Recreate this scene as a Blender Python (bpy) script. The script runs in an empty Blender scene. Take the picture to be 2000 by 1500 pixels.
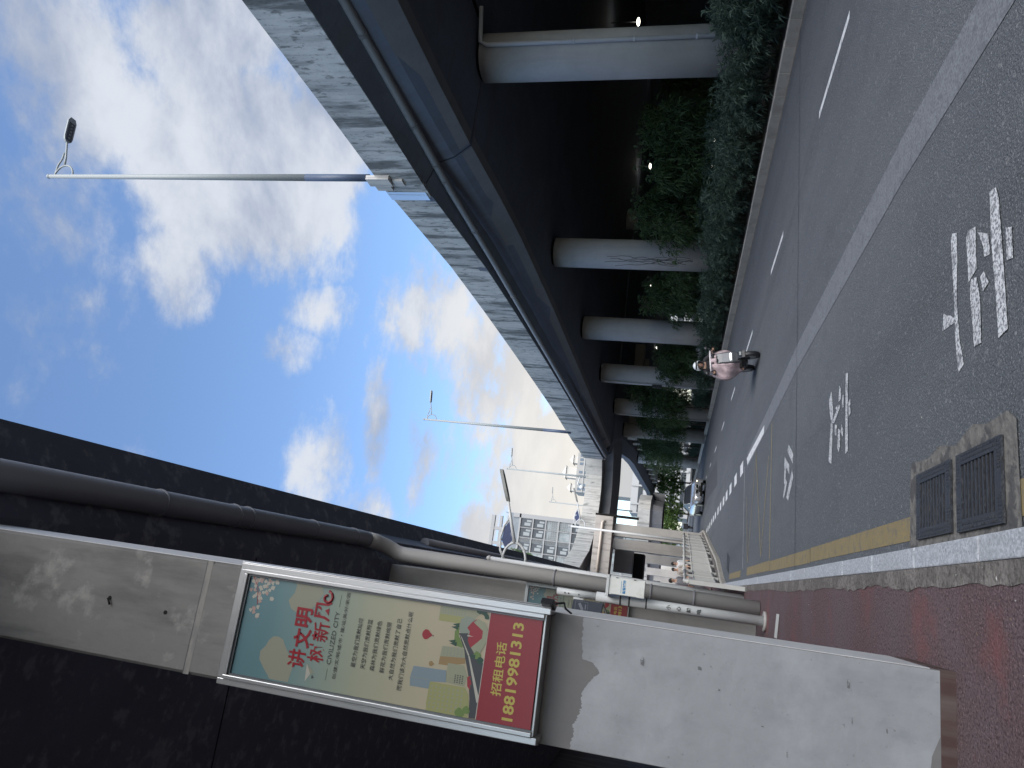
import bpy, bmesh, math, random
from math import sin, cos, pi, radians, sqrt, atan2
from mathutils import Vector, Matrix, Euler
random.seed(7)
S = bpy.context.scene
COL = S.collection

# ---------------------------------------------------------------- camera (the photograph is a portrait shot lying on its side)
cam = bpy.data.cameras.new("camera"); camo = bpy.data.objects.new("camera", cam); COL.objects.link(camo)
R = [[0.13251066733228611, 0.9602659257816327, -0.24562221973163656],
     [0.21231117220183066, -0.269554315411112, -0.9392893256082129],
     [-0.968176063121495, 0.07231751396439788, -0.23959400654559856]]
M = Matrix(R).to_4x4(); M.translation = (0, 0, 1.5)
camo.matrix_world = M
cam.sensor_fit = 'HORIZONTAL'; cam.sensor_width = 36; cam.lens = 36 * 1418 / 2000
cam.clip_start = 0.05; cam.clip_end = 5000
S.camera = camo

# ---------------------------------------------------------------- light
SUN_AZ, SUN_EL = 166, 43           # sun high behind the photographer and a little to the right, veiled by cloud
sl = bpy.data.lights.new("sun", 'SUN'); sl.energy = 3.6; sl.angle = radians(60); sl.color = (1.0, 0.955, 0.9)
so = bpy.data.objects.new("sun", sl); COL.objects.link(so)
sd = Vector((sin(radians(SUN_AZ)) * cos(radians(SUN_EL)), cos(radians(SUN_AZ)) * cos(radians(SUN_EL)), sin(radians(SUN_EL))))
so.rotation_euler = sd.to_track_quat('Z', 'Y').to_euler()
S.view_settings.view_transform = 'Standard'; S.view_settings.look = 'None'
S.view_settings.exposure = 0.6; S.view_settings.gamma = 1.0

# ---------------------------------------------------------------- sky with clouds, by world direction
W = bpy.data.worlds.new("World"); S.world = W; W.use_nodes = True
def world():
    nt = W.node_tree; N = nt.nodes; Lk = nt.links; N.clear()
    def n(t, **k):
        x = N.new(t)
        for a, b in k.items(): setattr(x, a, b)
        return x
    def math_(op, a, b=None, c=None, clamp=False):
        x = n('ShaderNodeMath', operation=op, use_clamp=clamp)
        for i, v in enumerate((a, b, c)):
            if v is None: continue
            if isinstance(v, (int, float)): x.inputs[i].default_value = v
            else: Lk.new(v, x.inputs[i])
        return x.outputs[0]
    def dot(a, v):
        x = n('ShaderNodeVectorMath', operation='DOT_PRODUCT'); Lk.new(a, x.inputs[0]); x.inputs[1].default_value = v
        return x.outputs['Value']
    sky = n('ShaderNodeTexSky', sky_type='NISHITA', sun_disc=False)
    sky.sun_elevation = radians(SUN_EL); sky.sun_rotation = radians(SUN_AZ)
    sky.air_density = 1.0; sky.dust_density = 0.6; sky.ozone_density = 2.0
    tc = n('ShaderNodeTexCoord'); d = tc.outputs['Generated']
    def noise(vec, scale, detail, rough, dist=0.0):
        x = n('ShaderNodeTexNoise'); Lk.new(vec, x.inputs['Vector'])
        x.inputs['Scale'].default_value = scale; x.inputs['Detail'].default_value = detail
        x.inputs['Roughness'].default_value = rough; x.inputs['Distortion'].default_value = dist
        return x.outputs['Fac']
    # stretched coordinates: clouds flatten towards the horizon
    sep = n('ShaderNodeSeparateXYZ'); Lk.new(d, sep.inputs[0])
    den = math_('ADD', math_('MAXIMUM', sep.outputs[2], 0.0), 0.22)
    px = math_('DIVIDE', sep.outputs[0], den); py = math_('DIVIDE', sep.outputs[1], den)
    cb = n('ShaderNodeCombineXYZ'); Lk.new(px, cb.inputs[0]); Lk.new(py, cb.inputs[1]); Lk.new(math_('MULTIPLY', sep.outputs[2], 1.5), cb.inputs[2])
    P = cb.outputs[0]
    f1 = noise(P, 3.6, 10, 0.62, 0.12)
    f2 = noise(P, 9.0, 9, 0.66, 0.15)
    f3 = noise(P, 1.3, 4, 0.5)
    # cloud banks: azimuth, elevation, vertical radius, horizontal radius, weight
    banks = [(31.634,33.2,0.156,0.165,1.3),(42.347,33.5,0.125,0.08,1.1),(35.662,28.6,0.09,0.128,1.1),(41.463,44.3,0.09,0.11,.85),(35.994,43.3,0.10,0.10,0.72),(27.410,46.7,0.10,0.12,0.62),(20.808,45.0,0.110,0.11,0.52),(28,50,.30,.34,.34),(23.127,38.4,0.062,0.079,0.85),(25.229,31.4,0.085,0.060,0.66),(20.054,29.1,0.070,0.036,0.62),(16.294,31.6,0.045,0.038,0.6),(14.630,43.7,0.035,0.045,0.4),(13.042,36.8,0.034,0.029,0.4),(6.795,27.6,0.055,0.080,0.62),(10.326,24.1,0.026,0.100,0.9),(8.543,20.6,0.030,0.094,0.75),(20.560,20.2,0.093,0.117,0.72),(16.730,14.0,0.123,0.115,1.0),(9.950,15.1,0.087,0.130,0.45),(6.739,10.3,0.094,0.163,1.25),(2.4,15.3,0.052,0.05,1.05),(2.935,24.6,0.050,0.064,0.6),
             (200, 55, .55, .6, 1.0), (120, 50, .5, .5, .9), (270, 45, .5, .6, .8), (0, 75, .25, .4, .5)]
    tot = None
    for az, el, ra, rb, w in banks:
        a, e = radians(az), radians(el)
        c = Vector((sin(a) * cos(e), cos(a) * cos(e), sin(e)))
        t1 = Vector((-sin(a) * sin(e), -cos(a) * sin(e), cos(e))); t2 = Vector((cos(a), -sin(a), 0))
        cc = dot(d, c); cm = math_('MAXIMUM', cc, 0.05)
        u = math_('DIVIDE', dot(d, t1 / ra), cm); v = math_('DIVIDE', dot(d, t2 / rb), cm)
        r2 = math_('ADD', math_('MULTIPLY', u, u), math_('MULTIPLY', v, v))
        g = math_('MULTIPLY', math_('SUBTRACT', 1.0, math_('MULTIPLY', r2, 0.7), clamp=True), w)
        tot = g if tot is None else math_('MAXIMUM', tot, g)
    nz = math_('ADD', math_('MULTIPLY', math_('SUBTRACT', f1, 0.5), 3.1), math_('MULTIPLY', math_('SUBTRACT', f2, 0.5), 1.7))
    dens = math_('ADD', math_('MULTIPLY', tot, 1.5), math_('SUBTRACT', nz, 0.30))
    mr = n('ShaderNodeMapRange', interpolation_type='SMOOTHSTEP'); Lk.new(dens, mr.inputs['Value'])
    mr.inputs['From Min'].default_value = 0.10; mr.inputs['From Max'].default_value = 1.05
    mask = mr.outputs[0]
    # cloud colour: grey-blue bellies, white billows, warm and bright near the far horizon
    shade = n('ShaderNodeMapRange', interpolation_type='SMOOTHSTEP'); Lk.new(math_('ADD', math_('MULTIPLY', f1, .55), math_('MULTIPLY', f3, .45)), shade.inputs['Value'])
    shade.inputs['From Min'].default_value = 0.43; shade.inputs['From Max'].default_value = 0.63
    mx = n('ShaderNodeMix', data_type='RGBA'); Lk.new(shade.outputs[0], mx.inputs['Factor'])
    mx.inputs['A'].default_value = (.40, .47, .62, 1); mx.inputs['B'].default_value = (.78, .83, .92, 1)
    hz = n('ShaderNodeMapRange', interpolation_type='SMOOTHSTEP'); Lk.new(sep.outputs[2], hz.inputs['Value'])
    hz.inputs['From Min'].default_value = .44; hz.inputs['From Max'].default_value = .12
    mw = n('ShaderNodeMix', data_type='RGBA'); Lk.new(math_('MULTIPLY', hz.outputs[0], .85), mw.inputs['Factor'])
    Lk.new(mx.outputs['Result'], mw.inputs['A']); mw.inputs['B'].default_value = (1.04, .99, .90, 1)
    # blue of the clear sky, from the sky texture
    tn = n('ShaderNodeMix', data_type='RGBA', blend_type='MULTIPLY'); tn.inputs['Factor'].default_value = 1; Lk.new(sky.outputs[0], tn.inputs['A']); tn.inputs['B'].default_value = (.98, 1.04, 1.10, 1)
    b1 = n('ShaderNodeBackground'); Lk.new(tn.outputs['Result'], b1.inputs[0]); b1.inputs[1].default_value = 0.165
    b2 = n('ShaderNodeBackground'); Lk.new(mw.outputs['Result'], b2.inputs[0]); b2.inputs[1].default_value = 0.62
    ms = n('ShaderNodeMixShader'); Lk.new(mask, ms.inputs[0]); Lk.new(b1.outputs[0], ms.inputs[1]); Lk.new(b2.outputs[0], ms.inputs[2])
    out = n('ShaderNodeOutputWorld'); Lk.new(ms.outputs[0], out.inputs[0])
world()

# ---------------------------------------------------------------- materials
def mat(name, color, rough=0.7, metal=0.0, spec=0.4, emit=None, es=0.0, layers=(), bump=None, alpha=None, coat=0.0):
    """layers: (kind, scale(3), lo, hi, colour, strength[, detail]) painted over the base colour in world position; bump: (scale(3), strength, detail)"""
    m = bpy.data.materials.new(name); m.use_nodes = True
    nt = m.node_tree; N = nt.nodes; L = nt.links
    b = N['Principled BSDF']
    b.inputs['Roughness'].default_value = rough; b.inputs['Metallic'].default_value = metal
    b.inputs['Specular IOR Level'].default_value = spec; b.inputs['Coat Weight'].default_value = coat
    b.inputs['Base Color'].default_value = (*color, 1)
    if emit: b.inputs['Emission Color'].default_value = (*emit, 1); b.inputs['Emission Strength'].default_value = es
    if layers or bump: geo = N.new('ShaderNodeNewGeometry')
    def mapped(sc):
        mp = N.new('ShaderNodeMapping'); L.new(geo.outputs['Position'], mp.inputs[0]); mp.inputs['Scale'].default_value = sc
        return mp.outputs[0]
    cur = None
    for ly in layers:
        kind, sc, lo, hi, colr, st = ly[:6]; det = ly[6] if len(ly) > 6 else 6
        if kind == 'noise':
            t = N.new('ShaderNodeTexNoise'); t.inputs['Scale'].default_value = 1; t.inputs['Detail'].default_value = det; t.inputs['Roughness'].default_value = .62
            o = t.outputs['Fac']
        elif kind == 'voro':
            t = N.new('ShaderNodeTexVoronoi'); t.inputs['Scale'].default_value = 1; o = t.outputs['Color']
        elif kind == 'edge':
            t = N.new('ShaderNodeTexVoronoi'); t.feature = 'DISTANCE_TO_EDGE'; t.inputs['Scale'].default_value = 1; o = t.outputs['Distance']
        L.new(mapped(sc), t.inputs['Vector'])
        mr = N.new('ShaderNodeMapRange'); L.new(o, mr.inputs['Value'])
        mr.inputs['From Min'].default_value = lo; mr.inputs['From Max'].default_value = hi; mr.inputs['To Max'].default_value = st
        mx = N.new('ShaderNodeMix'); mx.data_type = 'RGBA'; L.new(mr.outputs[0], mx.inputs['Factor'])
        if cur is None: mx.inputs['A'].default_value = (*color, 1)
        else: L.new(cur, mx.inputs['A'])
        mx.inputs['B'].default_value = (*colr, 1); cur = mx.outputs['Result']
    if cur is not None: L.new(cur, b.inputs['Base Color'])
    if bump:
        t = N.new('ShaderNodeTexNoise'); t.inputs['Scale'].default_value = 1; t.inputs['Detail'].default_value = bump[2]
        L.new(mapped(bump[0]), t.inputs['Vector'])
        bp = N.new('ShaderNodeBump'); bp.inputs['Strength'].default_value = bump[1]; bp.inputs['Distance'].default_value = 0.02
        L.new(t.outputs['Fac'], bp.inputs['Height']); L.new(bp.outputs[0], b.inputs['Normal'])
    return m

asphalt = mat('asphalt', (.090, .100, .112), .8, spec=.35, layers=[
    ('noise', (.35, .08, 1), .42, .66, (.12, .132, .143), .8, 5), ('noise', (1.6, 1.1, 1), .52, .75, (.068, .075, .084), .6, 8), ('noise', (.8, .035, 1), .54, .62, (.075, .083, .093), .7, 3), ('noise', (1.1, .8, 1), .67, .71, (.04, .043, .05), .7, 5), ('noise', (.5, .5, 1), .64, .70, (.15, .155, .16), .4, 6),
    ('noise', (75, 75, 75), .54, .70, (.34, .35, .37), .7, 3), ('noise', (60, 60, 60), .46, .30, (.035, .037, .044), .9, 3),
    ('voro', (45, 45, 45), .80, 1.0, (.30, .30, .31), .55)], bump=((70, 70, 70), .8, 3))
asphalt_patch = mat('asphalt_patch', (.07, .073, .083), .85, layers=[('noise', (60, 60, 60), .5, .7, (.10, .10, .11), .6, 3)])
def worn(name, c, lo, hi, st=.9, under=(.10, .106, .12)):
    return mat(name, c, .75, layers=[('noise', (3, 3, 3), .45, .75, tuple(x * .75 for x in c), .6, 6), ('noise', (55, 55, 55), lo, hi, under, st, 4), ('noise', (9, 9, 9), .52, .66, under, st, 8)])
paint_white = worn('road_paint', (.58, .60, .62), .47, .58)
paint_fresh = worn('road_paint_fresh', (.66, .68, .70), .60, .74, .7)
paint_faded = worn('road_paint_faded', (.195, .21, .23), .40, .62, .95)
paint_yellow = worn('road_paint_yellow', (.25, .195, .09), .48, .66, .75, (.13, .125, .11))
paint_yellow_thin = worn('road_paint_yellow_thin', (.36, .29, .13), .50, .70, .8)
red_paving = mat("red_paving", (.115, .07, .073), .9, layers=[
    ('noise', (.9, .9, .9), .42, .62, (.12, .092, .10), .9, 4), ('noise', (70, 70, 70), .52, .68, (.25, .17, .175), .7, 3), ('noise', (62, 62, 62), .48, .33, (.03, .016, .018), .9, 3),
    ('noise', (1.3, 1.3, 1.3), .56, .72, (.20, .07, .068), .8, 5)], bump=((75, 75, 75), .8, 3))
paving_grey = mat('paving_strip', (.13, .12, .11), .9, layers=[('noise', (5, 5, 5), .45, .6, (.22, .20, .185), .8, 6), ('noise', (40, 40, 40), .5, .35, (.06, .05, .045), .7, 4)], bump=((30, 30, 30), .9, 5))
granite = mat('granite', (.33, .35, .375), .6, layers=[('voro', (75, 75, 75), .35, .75, (.56, .59, .63), .65), ('voro', (110, 110, 110), .75, .95, (.16, .17, .19), .8), ('noise', (1.5, 1.5, 1.5), .5, .75, (.30, .30, .30), .5)], bump=((60, 60, 60), .3, 3))
kerb_stone = mat('kerb_stone', (.40, .38, .34), .85, layers=[('noise', (2, 2, 2), .45, .65, (.27, .255, .225), .8, 6), ('noise', (60, 60, 60), .55, .7, (.5, .48, .45), .6, 3)], bump=((40, 40, 40), .4, 4))
soil = mat('soil', (.035, .03, .022), .95, layers=[('noise', (6, 6, 6), .45, .6, (.07, .06, .04), .8, 6)], bump=((12, 12, 12), 1, 6))
ground_m = mat('ground', (.10, .10, .095), .95, layers=[('noise', (.3, .3, .3), .4, .6, (.07, .075, .06), .8, 5)])
def concrete(name, c, dark, streak=.75, lo=.5, hi=.66, vs=.35, extra=()):
    return mat(name, c, .85, layers=[('noise', (.7, .7, .7), .42, .64, tuple(x * .80 for x in c), .8, 6), ('noise', (9, 9, 9), .45, .7, tuple(x * .85 for x in c), .5, 6),
        ('noise', (5, 5, vs), lo, hi, dark, streak, 8), *extra], bump=((14, 14, 14), .25, 6))
parapet_m = concrete('stained_concrete', (.50, .495, .475), (.27, .265, .255), .7, .45, .68, .25, extra=[
    ('noise', (.8, .8, .5), .50, .62, (.36, .365, .36), .8, 7), ('noise', (1.8, 1.8, .28), .50, .60, (.095, .10, .10), .9, 10), ('noise', (7, 7, 2.8), .55, .64, (.07, .075, .07), .7, 8), ('noise', (16, 16, 10), .60, .68, (.12, .12, .12), .6, 6)])
parapet_far = concrete('pale_stained_concrete', (.46, .445, .41), (.14, .135, .125), .85, .50, .66, .12, extra=[('noise', (1.1, 1.1, .5), .55, .68, (.22, .21, .19), .75, 8), ('noise', (3.5, 3.5, 1.2), .58, .66, (.12, .12, .11), .7, 7)])
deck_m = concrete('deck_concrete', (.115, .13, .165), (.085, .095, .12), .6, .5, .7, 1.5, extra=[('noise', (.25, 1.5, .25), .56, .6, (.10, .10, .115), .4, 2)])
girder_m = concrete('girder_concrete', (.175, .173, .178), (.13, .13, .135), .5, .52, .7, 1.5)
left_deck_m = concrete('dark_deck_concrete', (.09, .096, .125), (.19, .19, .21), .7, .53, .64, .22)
column_m = concrete('column_concrete', (.50, .485, .465), (.38, .37, .355), .5, .52, .7, .3)
pier_m = concrete('pier_concrete', (.34, .325, .305), (.25, .24, .225), .5, .52, .68, .3)
cap_m = concrete('cap_concrete', (.40, .37, .34), (.12, .11, .10), .75, .53, .66, .8)
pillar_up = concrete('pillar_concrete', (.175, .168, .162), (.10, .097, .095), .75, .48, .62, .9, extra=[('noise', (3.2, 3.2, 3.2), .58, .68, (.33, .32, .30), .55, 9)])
pillar_mid = concrete('pillar_smooth_concrete', (.17, .164, .162), (.14, .137, .136), .5, .5, .7, 1)
pillar_low = concrete('pillar_grey_paint', (.265, .273, .285), (.21, .217, .23), .7, .5, .68, 2.0, extra=[('noise', (4, 4, 1.6), .60, .70, (.20, .21, .225), .7, 8), ('noise', (26, 26, 26), .66, .72, (.13, .13, .13), .7, 3), ('noise', (1.4, 1.4, 1.4), .48, .62, (.325, .335, .35), .8, 7)])
pillar_edge = concrete('pillar_side_pale', (.55, .55, .56), (.42, .42, .42), .5, .55, .7, 1)
pvc = mat('grey_pvc', (.38, .365, .35), .55, layers=[('noise', (2, 2, .6), .45, .7, (.30, .285, .27), .6, 5)])
pvc_shaded = mat('grey_pvc_shaded', (.17, .172, .19), .55, layers=[('noise', (2, .6, 2), .45, .7, (.13, .13, .15), .6, 5)])  # same pipe grey, darkened in the colour for the shade under the deck
pvc_light = mat('white_pvc', (.52, .53, .55), .5, layers=[('noise', (2, 2, .6), .5, .7, (.40, .40, .41), .6, 5)])
white_metal = mat('white_metal', (.50, .51, .51), .4, layers=[('noise', (2, 2, .4), .5, .75, (.40, .41, .41), .6, 5)])
rail_m = mat('white_rail_paint', (.46, .46, .44), .6, layers=[('noise', (6, 6, 3), .5, .7, (.40, .39, .36), .7, 6)])
lamp_pole_m = mat('lamp_pole_paint', (.27, .29, .29), .5)
blue_band = mat('dark_blue_paint', (.055, .075, .12), .5)
alu = mat('aluminium', (.42, .42, .42), .30, metal=.7, layers=[('noise', (2, 2, .8), .45, .7, (.30, .30, .30), .6, 5)])
alu_dark = mat('aluminium_groove', (.10, .105, .11), .4, metal=.6)
dark_plastic = mat('dark_plastic', (.02, .021, .024), .45)
iron = mat('cast_iron', (.038, .041, .048), .5, metal=.3, layers=[('noise', (20, 20, 20), .5, .7, (.06, .055, .05), .6, 5)], bump=((60, 60, 60), .4, 3))
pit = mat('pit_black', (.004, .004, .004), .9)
grout = mat('grate_concrete', (.16, .155, .145), .95, layers=[('noise', (12, 12, 12), .45, .6, (.10, .095, .09), .8, 6), ('noise', (5, 5, 5), .52, .56, (.06, .06, .062), .8, 8)], bump=((20, 20, 20), 1, 6))
glass_dark = mat('dark_glass', (.03, .036, .045), .35, spec=.4)
glass_mid = mat('pale_glass', (.15, .17, .175), .4, spec=.4, layers=[('noise', (.4, .4, .4), .45, .6, (.25, .29, .30), .8, 3)])
bld_frame = mat('building_frame', (.28, .28, .28), .6)
bld_panel = mat('building_panel', (.17, .19, .21), .7, layers=[('noise', (.2, .2, .2), .45, .6, (.22, .24, .26), .7, 3)])
bld_curtain = mat('building_pale_panel', (.25, .27, .275), .6)
bld_white = mat('building_white', (.38, .385, .39), .7)
bark = mat('bark', (.055, .045, .035), .9, bump=((20, 20, 4), 1, 5))
def leaf(name, a, b_):
    m = bpy.data.materials.new(name); m.use_nodes = True; nt = m.node_tree; b = nt.nodes['Principled BSDF']
    oi = nt.nodes.new('ShaderNodeNewGeometry'); mx = nt.nodes.new('ShaderNodeMix'); mx.data_type = 'RGBA'
    nt.links.new(oi.outputs['Random Per Island'], mx.inputs['Factor']); mx.inputs['A'].default_value = (*a, 1); mx.inputs['B'].default_value = (*b_, 1)
    nt.links.new(mx.outputs['Result'], b.inputs['Base Color']); b.inputs['Roughness'].default_value = .5; b.inputs['Specular IOR Level'].default_value = .3
    tr = nt.nodes.new('ShaderNodeBsdfTranslucent'); nt.links.new(mx.outputs['Result'], tr.inputs[0]); ms = nt.nodes.new('ShaderNodeMixShader'); ms.inputs[0].default_value = .25
    nt.links.new(b.outputs[0], ms.inputs[1]); nt.links.new(tr.outputs[0], ms.inputs[2]); nt.links.new(ms.outputs[0], nt.nodes['Material Output'].inputs[0])
    return m
leaf_blue = leaf('shrub_leaves', (.035, .065, .045), (.13, .19, .145))
leaf_green = leaf('tree_leaves', (.035, .07, .03), (.11, .165, .07))
leaf_bright = leaf('bright_leaves', (.06, .12, .03), (.14, .22, .06))
hedge_leaf = leaf('hedge_leaves', (.05, .08, .055), (.11, .15, .10))

# ---------------------------------------------------------------- mesh helpers
class MB:
    def __init__(s): s.v = []; s.f = []; s.m = []; s.sm = []
    def add(s, vs, fs, mi=0, smooth=False):
        o = len(s.v); s.v += [tuple(v) for v in vs]
        for f in fs: s.f.append([i + o for i in f]); s.m.append(mi); s.sm.append(smooth)
        return s
    def box(s, a, b, mi=0):
        x0, y0, z0 = a; x1, y1, z1 = b
        return s.add([(x0, y0, z0), (x1, y0, z0), (x1, y1, z0), (x0, y1, z0), (x0, y0, z1), (x1, y0, z1), (x1, y1, z1), (x0, y1, z1)],
              [(0, 3, 2, 1), (4, 5, 6, 7), (0, 1, 5, 4), (1, 2, 6, 5), (2, 3, 7, 6), (3, 0, 4, 7)], mi)
    def obox(s, c, u, v, w, mi=0):
        c, u, v, w = map(Vector, (c, u, v, w))
        vs = [c + a * u + b * v + d * w for d in (-1, 1) for a, b in ((-1, -1), (1, -1), (1, 1), (-1, 1))]
        return s.add(vs, [(0, 3, 2, 1), (4, 5, 6, 7), (0, 1, 5, 4), (1, 2, 6, 5), (2, 3, 7, 6), (3, 0, 4, 7)], mi)
    def tube(s, pts, r, n=10, mi=0, caps=True):
        pts = [Vector(p) for p in pts]; rs = r if isinstance(r, (list, tuple)) else [r] * len(pts)
        vs = []; prev = None
        for i, p in enumerate(pts):
            t = (pts[min(i + 1, len(pts) - 1)] - pts[max(i - 1, 0)]).normalized()
            if prev is None:
                up = Vector((0, 0, 1)) if abs(t.z) < .9 else Vector((1, 0, 0))
                a = t.cross(up).normalized()
            else: a = (prev - t * prev.dot(t)).normalized()
            prev = a; b = t.cross(a)
            vs += [p + (a * cos(2 * pi * k / n) + b * sin(2 * pi * k / n)) * rs[i] for k in range(n)]
        fs = [(i * n + k, i * n + (k + 1) % n, (i + 1) * n + (k + 1) % n, (i + 1) * n + k) for i in range(len(pts) - 1) for k in range(n)]
        s.add(vs, fs, mi, True)
        if caps: s.add(vs[:n], [list(range(n))[::-1]], mi); s.add(vs[-n:], [list(range(n))], mi)
        return s
    def loft(s, rings, mi=0, smooth=True, caps=True, closed=True):
        n = len(rings[0]); vs = [v for r_ in rings for v in r_]; e = n if closed else n - 1
        s.add(vs, [(i * n + k, i * n + (k + 1) % n, (i + 1) * n + (k + 1) % n, (i + 1) * n + k) for i in range(len(rings) - 1) for k in range(e)], mi, smooth)
        if caps: s.add(rings[0], [list(range(n))[::-1]], mi); s.add(rings[-1], [list(range(n))], mi)
        return s
    def prism(s, poly, z0, z1, mi=0):          # poly (x, y) counter-clockwise
        n = len(poly)
        vs = [(x, y, z0) for x, y in poly] + [(x, y, z1) for x, y in poly]
        return s.add(vs, [list(range(n))[::-1], list(range(n, 2 * n))] + [(k, (k + 1) % n, n + (k + 1) % n, n + k) for k in range(n)], mi)
    def sheet(s, poly, z, mi=0): return s.add([(x, y, z) for x, y in poly], [list(range(len(poly)))], mi)
    def xzpoly(s, poly, y, mi=0): return s.add([(x, y, z) for x, z in poly], [list(range(len(poly)))], mi)
    def ball(s, c, r, mi=0, n=10, sc=(1, 1, 1)):
        vs = []; m_ = n // 2
        for i in range(m_ + 1):
            t = pi * i / m_
            for k in range(n): vs.append((c[0] + r * sc[0] * sin(t) * cos(2 * pi * k / n), c[1] + r * sc[1] * sin(t) * sin(2 * pi * k / n), c[2] + r * sc[2] * cos(t)))
        return s.add(vs, [(i * n + k, (i + 1) * n + k, (i + 1) * n + (k + 1) % n, i * n + (k + 1) % n) for i in range(m_) for k in range(n)], mi, True)
    def build(s, name, mats, parent=None, bevel=0.0, recalc=False):
        me = bpy.data.meshes.new(name); off = Vector(parent['_w']) if parent is not None else Vector((0, 0, 0))
        me.from_pydata([tuple(Vector(v) - off) for v in s.v], [], s.f)
        for m in (mats if isinstance(mats, (list, tuple)) else [mats]): me.materials.append(m)
        for p, mi, sm in zip(me.polygons, s.m, s.sm): p.material_index = mi; p.use_smooth = sm
        bm = bmesh.new(); bm.from_mesh(me)
        bmesh.ops.remove_doubles(bm, verts=bm.verts, dist=1e-5)
        if recalc: bmesh.ops.recalc_face_normals(bm, faces=bm.faces)
        bm.to_mesh(me); bm.free()
        o = bpy.data.objects.new(name, me); COL.objects.link(o)
        if parent is not None: o.parent = parent; o['_w'] = tuple(off)
        else: o['_w'] = (0, 0, 0)
        if bevel:
            md = o.modifiers.new('bevel', 'BEVEL'); md.width = bevel; md.segments = 2; md.limit_method = 'ANGLE'
        return o

def thing(name, label, cat, loc=(0, 0, 0), group=None):
    o = bpy.data.objects.new(name, None); COL.objects.link(o); o.location = loc; o['_w'] = tuple(loc)
    o.empty_display_size = .1
    return tag(o, label, cat, group)
def tag(o, label, cat, group=None):
    o['label'] = label; o['category'] = cat
    if group: o['group'] = group
    return o
def struct(o): o['kind'] = 'structure'; return o
def dup(root, loc, label, group=None, rotz=None):
    r = root.copy(); COL.objects.link(r); r.location = loc; r['label'] = label
    if group: r['group'] = group
    if rotz is not None: r.rotation_euler = (0, 0, rotz)
    def rec(src, dst):
        for ch in list(src.children):
            c = ch.copy(); COL.objects.link(c); c.parent = dst; rec(ch, c)
    rec(root, r)
    return r
_txt = {}
def text(parent, name, body, mats, x, y, z, h, width=None, bold=0.0, vertical=False, facing='y-', depth=.0015, sx=None):
    """lettering as a real mesh; x = centre, z = vertical centre, faces the viewer (-y)"""
    cu = bpy.data.curves.new(name, 'FONT'); cu.body = body; cu.size = 1; cu.offset = bold; cu.resolution_u = 2
    cu.align_x = 'CENTER'; cu.extrude = 0
    t = bpy.data.objects.new(name, cu); COL.objects.link(t)
    dg = bpy.context.evaluated_depsgraph_get(); me = bpy.data.meshes.new_from_object(t.evaluated_get(dg))
    bpy.data.objects.remove(t); me.name = name
    xs = [v.co.x for v in me.vertices]; ys = [v.co.y for v in me.vertices]
    cx, cy = (min(xs) + max(xs)) / 2, (min(ys) + max(ys)) / 2; k = h / (max(ys) - min(ys)); kx = width / (max(xs) - min(xs)) if width else k
    off = Vector(parent['_w'])
    for v in me.vertices:
        a, b = (v.co.x - cx) * kx, (v.co.y - cy) * k
        v.co = Vector((x + a, y, z + b)) - off
    me.materials.append(mats)
    o = bpy.data.objects.new(name, me); COL.objects.link(o); o.parent = parent; o['_w'] = tuple(off)
    return o

# ---------------------------------------------------------------- ground, road, pavement
struct(MB().sheet([(-700, -300), (700, -300), (700, 1500), (-700, 1500)], -.02).build('ground', ground_m))
Lk = [(.45, -20), (.45, 24.3), (.62, 25.5), (1.47, 29.4), (2.34, 36), (3.99, 47.7), (4.6, 58), (6.3, 85), (8, 115), (8, 190)]
Rk = [(10.55, -20), (10.55, 8), (10.55, 15), (10.78, 22.6), (10.92, 25), (11.54, 39), (12.1, 50), (12.8, 61), (14.6, 90), (16.4, 115), (17, 190)]
def xat(line, y):
    for (x0, y0), (x1, y1) in zip(line, line[1:]):
        if y0 <= y <= y1: return x0 + (x1 - x0) * (y - y0) / (y1 - y0)
    return line[-1][0]
ys = sorted(set([y for _, y in Lk] + [y for _, y in Rk]))
rb = MB()
for y0, y1 in zip(ys, ys[1:]): rb.sheet([(xat(Lk, y0), y0), (xat(Rk, y0), y0), (xat(Rk, y1), y1), (xat(Lk, y1), y1)], 0)
struct(rb.build('road', asphalt))
sb = MB(); inner = [(x - .125, y) for x, y in Lk]
for (x0, y0), (x1, y1) in zip(inner, inner[1:]): sb.prism([(-40, y0), (x0 - .002, y0), (x1 - .002, y1), (-40, y1)], -.01, .13)
struct(sb.build('pavement', red_paving))
gb = MB(); jr = random.Random(8); jt = [jr.uniform(-1, 1) for _ in range(4000)]
def jag(q): q = (q + 30) * 9; i = int(q); f = q - i; return .014 * (jt[i % 4000] * (1 - f) + jt[(i + 1) % 4000] * f) + .02 * (jt[(i // 7) % 4000] * (1 - (q / 7) % 1) + jt[(i // 7 + 1) % 4000] * ((q / 7) % 1))
for (x0, y0), (x1, y1) in zip(inner, inner[1:]):
    k = max(1, int((y1 - y0) / .04)) if y1 < 26 else 1
    for j in range(k):
        a, b = y0 + (y1 - y0) * j / k, y0 + (y1 - y0) * (j + 1) / k
        w0, w1 = [.11 + jag(q) + (.0 if q < 26 else 1.3 * min(1, (q - 26) / 6)) for q in (a, b)]
        xa, xb = xat(inner, a), xat(inner, b)
        gb.sheet([(xa - w0, a), (xa - .002, a), (xb - .002, b), (xb - w1, b)], .135)
struct(gb.build('pavement_edge_strip', paving_grey))
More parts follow.
